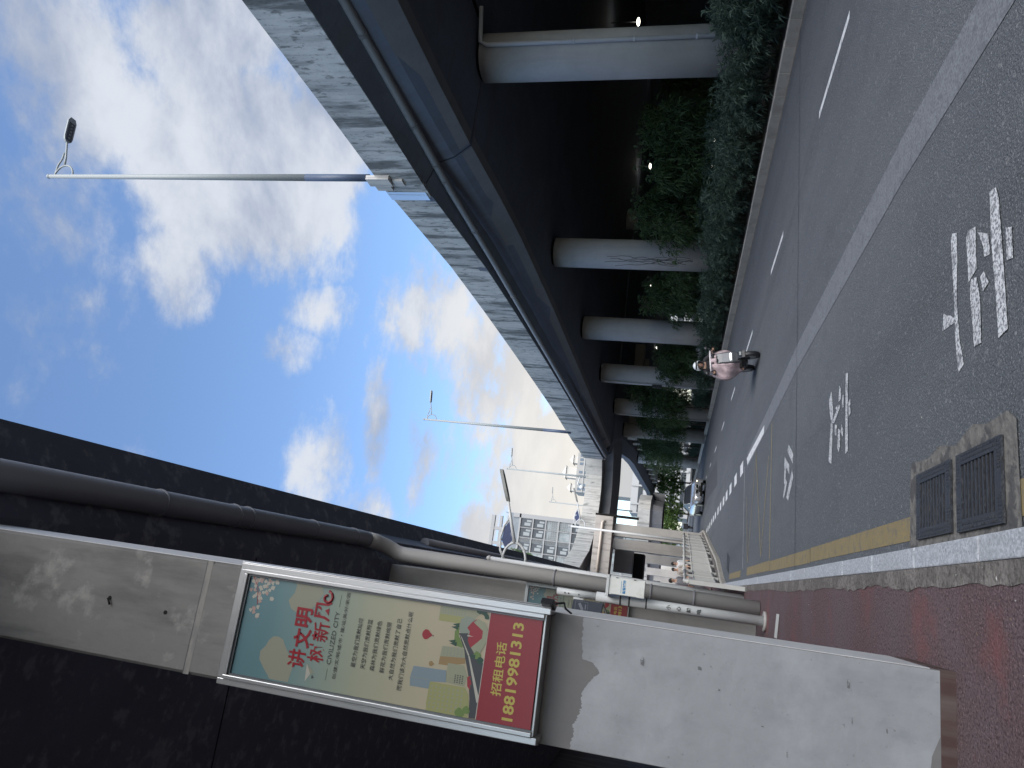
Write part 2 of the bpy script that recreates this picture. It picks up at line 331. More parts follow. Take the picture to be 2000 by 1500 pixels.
# kerbs made of stones with open joints
def kerb(line, side, w, h, step, m, name, y0=-6, y1=120, mi=None):
    b = MB(); y = y0
    while y < y1:
        e = min(y + step, y1); xa, xb = xat(line, y), xat(line, e - .014)
        jit = random.uniform(-.004, .004)
        p = [(xa, y), (xb, e - .014), (xb + side * w, e - .014), (xa + side * w, y)]
        if side < 0: p = p
        else: p = [(xa, y), (xa + side * w, y), (xb + side * w, e - .014), (xb, e - .014)]
        if side < 0: p = p[::-1][::-1]
        b.prism(p, -.01, h + jit); y = e
    o = b.build(name, m, bevel=.008, recalc=True); return struct(o)
kerb(Lk, -1, .125, .138, .99, granite, 'kerb', y1=24.3)
kerb(Lk, -1, .16, .138, .99, kerb_stone, 'kerb', y0=24.3)
kerb(Rk, 1, .2, .22, .75, kerb_stone, 'kerb')
mb_ = MB()
for (x0, y0), (x1, y1) in zip(Rk, Rk[1:]): mb_.prism([(x0 + .2, y0), (60, y0), (60, y1), (x1 + .2, y1)], -.01, .17)
struct(mb_.build('planting_bed', soil))
# kerb foot stains / gutter strip on the right
gs = MB()
for (x0, y0), (x1, y1) in zip(Rk, Rk[1:]): gs.sheet([(x0 - .13, y0), (x0 - .01, y0), (x1 - .01, y1), (x1 - .13, y1)], .004)
struct(gs.build('gutter_strip', mat('gutter_dust', (.20, .17, .14), .9, layers=[('noise', (8, 3, 1), .45, .6, (.10, .095, .09), .9, 6)])))
# markings
mk = MB()
for y in [1.9, 7.76, 13.45, 19.5, 25.9, 32.2, 38.9, 45.6, 52.6, 59.6, 67, 75, 84]:
    xa = 6.86 + max(0, y - 12) * .028 + max(0, y - 40) * .012; xb = 6.86 + max(0, y + 1.9 - 12) * .028 + max(0, y - 38) * .012
    mk.sheet([(xa - .06, y), (xa + .06, y), (xb + .06, y + 1.95), (xb - .06, y + 1.95)], .004)
struct(mk.build('lane_dashes', paint_fresh))
wl = MB(); ws = [(3.42, -6), (3.42, 3.6), (3.55, 5.6), (3.62, 11), (3.5, 15), (3.42, 18.9)]
for (x0, y0), (x1, y1) in zip(ws, ws[1:]): wl.sheet([(x0 - .2, y0), (x0 + .2, y0), (x1 + .2, y1), (x1 - .2, y1)], .004)
struct(wl.build('wide_lane_line', paint_faded))
wl = MB()
for y0, y1, x in [(15.2, 19.1, 3.43)]: wl.sheet([(x - .09, y0), (x + .08, y0), (x + .08, y1), (x - .14, y1 - .3)], .008)
for y in [20.2, 22.4, 24.6, 26.6, 28.4, 30.4, 32.3, 34.6, 36.5, 38.4, 40.6, 42.8, 45]:
    wl.sheet([(3.3 + (y - 20) * .012, y - .1), (3.66 + (y - 20) * .010, y + .1), (3.66 + (y - 20) * .010, y + 1.05), (3.3 + (y - 20) * .012, y + .85)], .004)
struct(wl.build('block_lane_line', paint_fresh))
yl = MB()
for x0, x1, y0, y1 in [(.54, .70, 5.43, 9.3), (.54, .705, 9.32, 13.2), (.56, .73, 13.25, 17.5), (.57, .73, 19.2, 23.2), (.53, .70, -3, 3.78)]: yl.sheet([(x0, y0), (x1, y0), (x1 + .01, y1), (x0 + .01, y1)], .004)
struct(yl.build('yellow_kerb_line', paint_yellow))
def strip(b, pts, w, z=.004, mi=0):
    for (x0, y0), (x1, y1) in zip(pts, pts[1:]):
        d = Vector((x1 - x0, y1 - y0)).normalized(); n_ = Vector((-d.y, d.x)) * w / 2
        b.sheet([(x0 + n_.x, y0 + n_.y), (x0 - n_.x, y0 - n_.y), (x1 - n_.x, y1 - n_.y), (x1 + n_.x, y1 + n_.y)], z, mi)
zz = MB()
strip(zz, [(3.3, 13.9), (.76, 13.35)], .055); strip(zz, [(2.69, 14.16), (.86, 14.75)], .05, .0045); strip(zz, [(.86, 14.75), (3.25, 16.74)], .05, .005)
strip(zz, [(3.1, 16.7), (.86, 17.47)], .05, .0055); strip(zz, [(.86, 17.47), (2.47, 18.57)], .05, .006)
struct(zz.build('yellow_zigzag_lines', paint_yellow_thin))
zz = MB(); strip(zz, [(3.4, 19.69), (.75, 18.64)], .06); struct(zz.build('white_cross_line', paint_white))
cr = MB(); cp = [(x, 10.46 + (x - .5) * .17 + .01 * sin(x * 9)) for x in [.46 + i * .2 for i in range(51)]]
strip(cr, cp, .016, .006); struct(cr.build('road_joint', mat('joint_black', (.008, .008, .009), .9)))
pt = MB().sheet([(5.1, 35.2), (6.6, 37.2), (7.3, 46.2), (8.2, 78), (6.0, 78), (5.9, 48.3)], .003); struct(pt.build('asphalt_patch', asphalt_patch))
# lettering on the road: three characters, read from the footway side
chars = [
 [[(2.36,4.55),(2.33,4.48),(2.13,4.48),(1.93,4.50),(1.64,4.47),(1.47,4.41),(1.44,4.50),(1.63,4.53),(1.93,4.545),(2.33,4.58)], [(1.90,4.73),(1.87,4.68),(1.84,4.61),(1.80,4.54),(1.77,4.54),(1.79,4.75)],
  [(2.25,4.30),(2.22,4.19),(1.96,4.19),(1.93,4.31),(2.22,4.33)], [(2.17,4.16),(2.09,4.02),(1.96,4.00),(1.98,4.08),(2.05,4.09)], [(1.89,4.14),(1.90,4.09),(1.81,4.03),(1.79,4.11)],
  [(1.93,4.27),(1.91,4.19),(1.77,4.15),(1.51,4.15),(1.52,4.25),(1.70,4.27),(1.83,4.29)], [(2.32,3.98),(2.30,3.90),(2.22,3.87),(1.97,3.85),(1.66,3.83),(1.47,3.82),(1.46,3.93),(1.74,3.95),(2.03,3.98)], [(2.01,3.80),(1.98,3.73),(1.81,3.73),(1.83,3.80)]],
 [[(2.36,8.29),(2.27,8.23),(1.99,8.12),(1.96,8.20),(2.10,8.33),(2.27,8.40)], [(1.99,8.26),(1.96,8.16),(1.52,8.17),(1.58,8.34),(1.8,8.30)], [(1.97,8.17),(1.95,8.08),(2.05,7.80),(2.10,7.84),(2.02,8.10)],
  [(2.30,7.86),(2.24,7.76),(2.13,7.77),(2.13,7.88)], [(2.10,8.03),(2.11,7.92),(2.05,7.93)], [(2.15,7.70),(2.14,7.62),(2.01,7.62),(2.02,7.70)], [(2.34,7.55),(2.32,7.44),(1.94,7.43),(1.52,7.38),(1.51,7.50),(1.85,7.52)],
  [(2.00,7.40),(2.02,7.32),(1.87,7.29),(1.85,7.37)], [(1.92,8.02),(1.89,7.92),(1.78,7.94),(1.82,8.05)], [(1.85,7.69),(1.77,7.59),(1.71,7.63),(1.77,7.72)], [(1.84,7.86),(1.80,7.74),(1.63,7.74),(1.58,7.80),(1.64,7.87)]],
 [[(2.39,11.52),(2.15,11.00),(2.01,11.02),(2.25,11.53),(2.31,11.63)], [(2.27,11.92),(2.04,11.35),(1.90,11.33),(2.07,11.70),(1.79,11.70),(1.85,11.87)], [(1.89,11.69),(1.81,11.52),(1.60,11.80),(1.64,11.92)], [(1.94,11.04),(1.79,10.91),(1.51,11.33),(1.58,11.55)]]]
for ch in chars:
    b = MB()
    for k, poly in enumerate(ch): b.sheet(poly, .004 + k * .0004)
    struct(b.build('road_lettering', paint_white, recalc=True))
b = MB()   # painted bar on the footway
b.sheet([(-.42, 10.9), (-.1, 10.75), (-.1, 11.05), (-.42, 11.2)], .137); 
struct(b.build('footway_mark', mat('pale_plate', (.5, .5, .48), .7)))
# drain gratings in the gutter
fr = MB()
edge = [(.46, 3.74), (1.0, 3.76), (1.06, 3.85), (1.05, 4.1), (1.09, 4.3), (1.02, 4.55), (1.07, 4.8), (1.03, 5.05), (1.06, 5.38), (.9, 5.41), (.46, 5.42)]
fr.sheet(edge, .008)
struct(fr.build('gutter_concrete', grout))
def grate(x0, x1, y0, y1, label):
    t = thing('drain_grate', label, 'drain grate', (x0, y0, .01), 'iron drain grates in the gutter')
    b = MB(); nsl = 9; mx = .065; my = .075
    b.box((x0 + .01, y0 + .01, .009), (x1 - .01, y1 - .01, .0125)); b.build('pit', pit, t)  # flat black plate, the pit's darkness put in as colour
    f = MB(); f.box((x0, y0, .012), (x1, y0 + my, .026)); f.box((x0, y1 - my, .012), (x1, y1, .026)); f.box((x0, y0 + my, .012), (x0 + mx, y1 - my, .026)); f.box((x1 - mx, y0 + my, .012), (x1, y1 - my, .026))
    for i in range(22):
        for yy in (y0 + .012, y0 + .036, y1 - .046, y1 - .022): 
            if 7 < i < 14: continue
            xx = x0 + .01 + i * (x1 - x0 - .02) / 22; f.box((xx, yy, .026), (xx + .010, yy + .012, .029))
    for i in range(26):
        for xx in (x0 + .01, x0 + .034, x1 - .044, x1 - .02):
            yy = y0 + .07 + i * (y1 - y0 - .14) / 26; f.box((xx, yy, .026), (xx + .014, yy + .009, .029))
    f.build('frame', iron, t)
    sl_ = MB(); w = (y1 - y0 - 2 * my) / nsl
    for i in range(nsl): 
        yy = y0 + my + i * w; sl_.box((x0 + mx, yy, .012), (x1 - mx, yy + w * .36, .022)); 
        for q in (): sl_.box((x0 + mx + (x1 - x0 - 2 * mx) * q, yy + w * .45, .012), (x0 + mx + (x1 - x0 - 2 * mx) * q + .02, yy + w, .018))
    sl_.build('bars', iron, t)
grate(.53, .95, 4.6, 5.22, 'iron slotted drain grate in the gutter beside the end of the yellow line')
grate(.52, .95, 3.9, 4.5, 'iron slotted drain grate next to the large patch of broken concrete, nearest the camera')
t = MB()
for i in range(10): t.box((.75 + i * .02, 23.6 + i * .11, .004), (1.25 + i * .02, 23.65 + i * .11, .012))
tag(t.build('drain_slot', iron), 'far row of iron drain slots at the corner of the kerb near the railing', 'drain')

# fallen leaves and grit lying in the gutter and on the footway
lt = random.Random(12); b = MB()
for k in range(90):
    if k % 3: x, y, z = lt.uniform(-.15, .32), 3.4 + 14 * lt.random() ** 1.6, .143
    else: x, y, z = lt.uniform(.46, 1.5), 3.4 + 16 * lt.random() ** 1.5, .012
    a = lt.uniform(0, 6.28); L_ = lt.uniform(.004, .013); w = L_ * lt.uniform(.15, .4); d = Vector((cos(a), sin(a))) * L_; n_ = Vector((-d.y, d.x)).normalized() * w
    b.add([(x - d.x, y - d.y, z), (x + n_.x, y + n_.y, z + .002), (x + d.x, y + d.y, z), (x - n_.x, y - n_.y, z + .003)], [(0, 3, 2, 1)], lt.choice([0, 0, 1]))
lo_ = b.build('litter', [mat('dry_leaf', (.16, .11, .06), .8), mat('paper_bit', (.5, .49, .46), .8)]); lo_['kind'] = 'stuff'; tag(lo_, 'scattered dry leaf bits and grit along the gutter and footway edge', 'litter')
# ---------------------------------------------------------------- viaducts
def sweep(name, line, prof, m, parent=None, smooth=False, closed=True):
    """line: [(x, y, z0)], prof: list of (dx, dz) or function(i) giving it"""
    rings = []
    for i, (x, y, z) in enumerate(line):
        a = Vector(line[min(i + 1, len(line) - 1)][:2]) - Vector(line[max(i - 1, 0)][:2]); a.normalize(); nx = Vector((a.y, -a.x))
        p = prof(i) if callable(prof) else prof
        rings.append([(x + nx.x * dx, y + nx.y * dx, z + dz) for dx, dz in p])
    return MB().loft(rings, 0, smooth).build(name, m, parent, recalc=True)
# right-hand viaduct: outer line of the parapet, z = underside of slab edge
def zedge(y): return 9.13 if y < 17 else 9.13 - (y - 17) * .0455
RL = [(9.6, -16), (9.75, 0), (9.80, 6), (9.82, 10), (9.91, 13.6), (9.93, 17.6)]
RL2 = [(9.98, 17.75), (10.15, 22.9), (10.08, 27), (9.93, 31.8), (9.75, 36.5), (9.52, 41.7), (9.05, 48.5), (8.8, 53.8)]
tR = thing('viaduct', 'long grey viaduct over the shrub bed with dark underside and stained parapet', 'viaduct', (12, 0, 0))
def par_h(y): return 1.27 + (.0 if y < 17 else .006 * (y - 17))
for seg in (RL, RL2):
    ln = [(x, y, zedge(y)) for x, y in seg]
    pp = sweep('parapet', ln, lambda i: [(0, .0), (0, par_h(ln[i][1])), (.28, par_h(ln[i][1])), (.30, .35), (.30, 0)], parapet_m, tR)
# metal expansion plate in the parapet
b = MB(); b.box((9.92, 17.28, zedge(17) + .04), (9.905, 17.72, zedge(17) + 1.22)); b.box((9.9, 17.42, zedge(17) + .04), (9.895, 17.46, zedge(17) + 1.22)); b.build('expansion_plate', mat('zinc_plate', (.5, .56, .64), .35, metal=.6), tR, recalc=True)
def zbox(y): return 8.0 if y < 16 else 8.0 - (y - 16) * .026
def xbox(y):
    T = [(-16, 10.95), (12, 11.05), (16, 11.2), (22, 11.5), (29, 11.3), (40.4, 10.7), (53.4, 9.85), (60, 11.5), (80, 14), (130, 17)]
    for (a, xa), (b_, xb) in zip(T, T[1:]):
        if a <= y <= b_: return xa + (xb - xa) * (y - a) / (b_ - a)
    return T[-1][1]
def boxseg(y0, y1, n_, m, name, x_far=44.2, slab=True):
    rings = []
    for i in range(n_ + 1):
        y = y0 + (y1 - y0) * i / n_; xo = 0
        seg = RL + RL2; xp = xat([(a, b2) for a, b2 in seg], y) if y < 53.8 else xbox(y) - 1.2
        ze, zb_, xb_ = zedge(min(y, 54)), zbox(y), xbox(y)
        rings.append([(xp + .02, y, ze + .3), (xp + .02, y, ze - .01), (xb_ - .55, y, ze - .28), (xb_ - .38, y, zb_ + .42), (xb_, y, zb_), (x_far, y, zb_ - .0), (x_far, y, ze + .3)])
    return MB().loft(rings, 0, False).build(name, m, tR, recalc=True)
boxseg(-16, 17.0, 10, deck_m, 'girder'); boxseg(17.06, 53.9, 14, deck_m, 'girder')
# lighter web strip between pipe and soffit
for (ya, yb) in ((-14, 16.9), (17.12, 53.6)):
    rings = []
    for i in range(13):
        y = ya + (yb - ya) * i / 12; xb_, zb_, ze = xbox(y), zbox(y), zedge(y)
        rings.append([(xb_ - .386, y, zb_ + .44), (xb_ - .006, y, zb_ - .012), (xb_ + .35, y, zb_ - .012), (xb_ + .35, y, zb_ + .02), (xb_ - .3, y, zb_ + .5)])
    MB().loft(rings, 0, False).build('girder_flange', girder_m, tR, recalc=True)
# end diaphragm
b = MB(); b.box((8.85, 53.85, 7.35), (10.0, 54.25, 9.0)); b.build('end_block', pier_m, tR)
# continuing deck beyond, set back to the right
rings = []
for i in range(13):
    y = 53.88 + 90 * i / 12; xb_ = xbox(y) + .4
    rings.append([(xb_ - 1.2, y, 7.4), (xb_ - 1.2, y, 7.2), (xb_, y, 6.9), (44.2, y, 6.9), (44.2, y, 7.9), (xb_ - 1.2, y, 7.9)])
MB().loft(rings, 0, False).build('far_deck', deck_m, tR, recalc=True)
# soffit seams
for x in (14.6, 18.5, 24): MB().box((x, -14, 7.9), (x + .03, 16, 7.996)).build('soffit_seam', pit, tR)
for y in (4, 9.5): MB().box((11.3, y, 7.99), (40, y + .03, 7.997)).build('soffit_seam', pit, tR)
# cross girders under the far deck, one behind the other
for k in range(9):
    y = 66 + k * 7.5; b = MB(); x0 = xbox(y) + .8; b.box((x0, y, 6.0), (x0 + 9, y + 1.1, 6.88)); b.build('cross_beam', pier_m, tR)
# columns
cols = [(13.9, 16.8, .65, 'thick round grey column nearest the camera, with a white drainpipe on it'), (13.4, 28.3, .62, 'round grey column with dead vine stems, second along the shrub bed'),
        (13.1, 36.9, .62, 'round grey column behind the tree, third along the shrub bed'), (12.96, 45.0, .62, 'round grey column with drainpipe and cable tray, fourth along the shrub bed'),
        (12.8, 53.2, .62, 'round grey column fifth along the bed, drainpipe on its far side'), (12.8, 61.5, .62, 'round grey column sixth along the bed, half behind dark trees'),
        (14.4, 84, .7, 'distant grey column at the far end of the shrub bed')]
c0 = None
def ring_pts(cx, cy, z, r, n=36): return [(cx + r * cos(2 * pi * k / n), cy + r * sin(2 * pi * k / n), z) for k in range(n)]
for i, (x, y, r, lab) in enumerate(cols):
    t = thing('viaduct_column', lab, 'column', (x, y, .17), 'round columns along the shrub bed')
    zt = zbox(y) if y < 54 else 6.9
    MB().loft([ring_pts(x, y, .1, r), ring_pts(x, y, zt - .10, r)], 0, True).build('shaft', column_m, t)
    MB().loft([ring_pts(x, y, zt - .13, r - .08), ring_pts(x, y, zt + .05, r - .08)], 0, True).build('bearing', pit, t)
    if i in (0, 3, 4):
        a = {0: radians(-100), 3: radians(-157), 4: radians(-160)}[i]; pr_ = .06
        px_, py_ = x + (r + pr_) * cos(a), y + (r + pr_) * sin(a)
        p = MB(); p.tube([(px_, py_, .2), (px_, py_, zt - .35), (px_ + .1, py_, zt - .15), (px_ + 1.0, py_ - .3, zt - .12)], pr_, 12)
        for zz_ in (2.0, 3.6, 5.2): p.tube([(px_, py_, zz_ - .03), (px_, py_, zz_ + .03)], pr_ + .012, 12)
        p.build('drainpipe', pvc_light, t)
        if i == 3:
            bx = MB(); bx.box((px_ - .22, py_ - .12, 3.3), (px_ - .02, py_ - .05, 3.9)); bx.build('cable_box', iron, t)
    if i == 1:
        for s_ in range(9):
            v = MB()
            a0 = radians(-150 + random.uniform(-8, 24)); pts = []
            z0, z1 = random.uniform(1.6, 3.0), random.uniform(3.4, 5.4)
            for q in range(12):
                zz_ = z0 + (z1 - z0) * q / 11; aa = a0 + .10 * sin(zz_ * 2.3 + s_) + .05 * sin(zz_ * 6 + s_ * 2)
                pts.append((x + (r + .006) * cos(aa), y + (r + .006) * sin(aa), zz_))
            v.tube(pts, .007, 4); v.build('dead_vine', bark, t)
for k, (x, y) in enumerate([(28, 14), (27, 33), (26.5, 50), (27, 68)]):
    t = thing('viaduct_column', ['dark round column deep under the viaduct, seen past the nearest column', 'dark round column deep under the viaduct, behind the second planted tree', 'dark round column deep under the viaduct beside the striped white building', 'farthest dark round column deep under the viaduct'][k], 'column', (x, y, .17), 'inner columns under the viaduct')
    MB().loft([ring_pts(x, y, .1, .7), ring_pts(x, y, 6.85 if y > 54 else zbox(y), .7)], 0, True).build('shaft', column_m, t)

# drainpipe slung under the edge of the right-hand viaduct
pts = []
for y in [-14, 0, 6, 10, 13.6, 16.4, 17.2, 18.0, 22.9, 28, 33, 38, 43, 48, 52.6]:
    ze = zedge(y); zc = ze - .32; pts.append((1.43 * (zc - 1.5) + (.15 if y > 17.2 else 0) + max(0, y - 20) * .0 , y, zc))
pts = [((9.35 / 6.5) * (z - 1.5) if y < 20 else (9.45 + (.02 * (y - 20) if y < 30 else .2 + .02 * (y - 30))) / 6.5 * (z - 1.5), y, z) for x, y, z in pts]
tp = thing('drainpipe', 'long grey drainpipe slung under the edge of the viaduct over the road', 'pipe', pts[0])
MB().tube(pts, .105, 12).build('pipe_run', mat('deck_pipe', (.19, .19, .195), .6), tp)
for (p0, p1) in zip(pts, pts[1:]):
    c = (Vector(p0) + Vector(p1)) / 2; d = (Vector(p1) - Vector(p0)).normalized()
    MB().tube([c - d * .05, c + d * .05], .118, 12).build('collar', girder_m, tp)

# lamp posts on the right-hand viaduct
lens_m = mat('lamp_lens', (.16, .17, .18), .3)
def lamp_post(x, y, z, h, label, group, rot=0, fancy=True, band=True, s=.62, r0=.10):
    t = thing('street_lamp', label, 'street lamp', (x, y, z), group)
    ht = h
    if band:
        MB().tube([(x, y, z), (x, y, z + h * .18)], r0 * 1.02, 14).build('painted_base', blue_band, t)
    MB().tube([(x, y, z + (h * .18 if band else 0)), (x, y, z + h)], [r0, r0 * .62], 14).build('pole', lamp_pole_m, t)
    MB().ball((x, y, z + h + .05), .075).build('finial', lamp_pole_m, t)
    # curved bracket: half ring, sloping arm and curved brace
    zt = z + h - .25 * s; ring = [(x + .62 * s * sin(q) , y, zt - .55 * s + .55 * s * cos(q)) for q in [pi * k / 14 for k in range(15)]]
    br = MB(); br.tube(ring, .045 * s, 8)
    mid = ring[6]
    br.tube([(x + .03, y, zt + .0), (x + .32 * s, y, zt + .02 * s), (x + .75 * s, y, zt - .14 * s), (x + 1.05 * s, y, zt - .20 * s)][:1] + [(x + .25 * s, y, zt - .02 * s), (x + .62 * s, y, zt - .02 * s), (x + 1.0 * s, y, zt - .16 * s), (x + 1.35 * s, y, zt - .16 * s)], .045 * s, 8)
    br.tube([mid, (x + 1.05 * s, y, zt - .36 * s), (x + 1.95 * s, y, zt - .12 * s), (x + 2.0 * s, y, zt - .10 * s)], .05 * s, 8)
    br.build('bracket', lamp_pole_m, t)
    hx = x + 1.95 * s
    hd = MB()
    prof = [(0, .08), (.12, .21), (.3, .26), (1.2, .26), (1.4, .15)]
    rings = [[(hx + a * s, y - w * s, zt + (.08 * a - .16) * s), (hx + a * s, y + w * s, zt + (.08 * a - .16) * s), (hx + a * s, y + w * .8 * s, zt + (.08 * a - .03) * s), (hx + a * s, y - w * .8 * s, zt + (.08 * a - .03) * s)] for a, w in prof]
    hd.loft(rings, 0, False); h_ = hd.build('lamp_head', lamp_pole_m, t, recalc=True)
    le = MB(); le.obox((hx + .62 * s, y, zt + (.08 * .62 - .17) * s), (.5 * s, 0, .04 * s), (0, .17 * s, 0), (0, 0, .008))
    le.build('lens_plate', mat('lamp_underside', (.06, .065, .07), .5), h_)
    for k in range(5): MB().ball((hx + (.25 + .18 * k) * s, y, zt + (.08 * (.25 + .18 * k) - .185) * s), .06 * s, n=10, sc=(1, 1, .35)).build('lens', lens_m, h_)
    return t
G1 = 'street lamps standing on the viaduct parapet'
L1 = lamp_post(9.95, 16.6, 10.60, 10.9, 'tall street lamp with a dark blue base on the near parapet', G1)
# concrete plinth of the first lamp
b = MB(); b.box((9.80, 16.42, 9.95), (9.925, 16.80, 10.62)); b.box((9.84, 16.80, 10.05), (9.925, 17.1, 10.52)); b.box((9.86, 16.6, 9.62), (9.925, 16.88, 9.9)); b.build('lamp_plinth', concrete('plinth', (.50, .48, .45), (.25, .25, .25)), tR)
for (az, elb, elt, d_, lab) in [(11.17, .168, .373, 0, 'street lamp on the far bend of the viaduct, second from the camera'), (7.8, .131, .243, 0, 'street lamp with a dome camera on it, rising behind the pale parapet'), (5.55, .130, .178, 0, 'small distant street lamp behind the pale parapet, farthest of all')]:
    if az > 11: y = 46.5; x = y * math.tan(radians(az)); zb_ = 1.5 + elb * y / cos(radians(az)); h = (elt - elb) * y / cos(radians(az)); 
    elif az > 7: y = 68; x = y * math.tan(radians(az)); zb_ = 1.5 + .10 * y; h = (elt - .10) * y / cos(radians(az))
    else: y = 100; x = y * math.tan(radians(az)); zb_ = 1.5 + .07 * y; h = (elt - .07) * y / cos(radians(az))
    t = lamp_post(x, y, zb_ - .5, h + .5, lab, G1, band=az > 11, r0=.10)
    if 7 < az < 11:
        m_ = MB(); m_.tube([(x, y, zb_ + h * .28), (x - .7, y, zb_ + h * .28 + .15), (x - 1.0, y, zb_ + h * .28)], .06, 8); m_.ball((x - 1.0, y, zb_ + h * .28 - .25), .24); m_.build('dome_camera', white_metal, t)

# crossing ramp viaduct that sweeps from the right-hand viaduct to the left-hand one
def pol(az, d): return (d * sin(radians(az)), d * cos(radians(az)))
CL = [pol(10.6, 55.5), pol(9.25, 56.2), pol(8, 57.0), pol(7.05, 57.3), pol(6, 57.2), pol(5.06, 56.8), pol(4, 56.0), pol(3.05, 54.7), pol(2.2, 53.3), pol(1.45, 51.6), pol(.8, 49.6), pol(.35, 46.5), pol(.1, 42)]
ln = [(x, y, 7.75 + (0.12 if i > 8 else 0)) for i, (x, y) in enumerate(CL)]
tC = thing('ramp_viaduct', 'pale curved ramp viaduct bridging the road ahead', 'viaduct', (5, 57, 0))
sweep('parapet', ln, [(0, 0), (0, 1.25), (.3, 1.25), (.3, 0)], parapet_far, tC)
sweep('girder', ln, [(.03, .02), (.9, -.1), (1.0, -.75), (8, -.75), (8.6, .02), (8.6, 1.2), (8.3, 1.2), (8.3, .1)], girder_m, tC)
# third viaduct farther away, lit, seen in the gap
FL = [(11.6, 96), (10.6, 93), (9.4, 92), (7.5, 93), (5.5, 95), (2, 99), (-4, 104)]
ln = [(x, y, 5.35) for x, y in FL]
tF = thing('ramp_viaduct', 'distant pale viaduct curve seen in the gap under the ramp', 'viaduct', (8, 93, 0))
sweep('parapet', ln, [(0, 0), (0, 1.5), (.3, 1.5), (.3, 0)], parapet_far, tF)
sweep('girder', ln, [(.03, .02), (.5, -.3), (.7, -1.5), (8, -1.5), (8, .1)], girder_m, tF)
FL2 = [(17, 70), (14, 76), (10.4, 84), (8.6, 96), (8.3, 112)]
# left viaduct
tL = thing('viaduct', 'dark concrete viaduct directly overhead, carried on square pillars', 'viaduct', (-4, 0, 0))
rings = []
for i in range(33):
    y = -16 + 66 * i / 32; rings.append([(.73, y, 9.0), (.73, y, 7.8), (.36, y, 7.62), (.22, y, 7.1), (.10, y, 7.05), (-.14, y, 6.9), (-9, y, 6.9), (-9.6, y, 7.8), (-9.6, y, 9.0)])
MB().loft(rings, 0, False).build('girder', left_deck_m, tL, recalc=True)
for y in (8.9,): MB().box((-8.9, y, 6.89), (-.3, y + .012, 6.899)).build('soffit_seam', pit, tL)
rings = [[(-.16, y, 6.86), (.02, y, 7.0), (.14, y, 7.03), (.14, y, 7.06), (-.16, y, 6.9)] for y in (-16, 13.0)]
# plants growing on the edge
pl_ = MB(); random.seed(5)
for k in range(70):
    y = random.uniform(36, 40); p = Vector((.74, y, 9.0)); q = p + Vector((random.uniform(-.1, .25), random.uniform(-.4, .4), random.uniform(.2, .8)))
    pl_.tube([p, (p + q) / 2 + Vector((random.uniform(-.08, .08), 0, 0)), q], .008, 3, 0)
    for _ in range(4): c = p.lerp(q, random.uniform(.4, 1)); pl_.add([c, c + Vector((.1, .02, .05)), c + Vector((.05, .0, .12))], [(0, 1, 2)], 1)
tag(pl_.build('weeds', [bark, leaf_green]), 'wispy weeds growing on the top edge of the dark viaduct', 'plant')

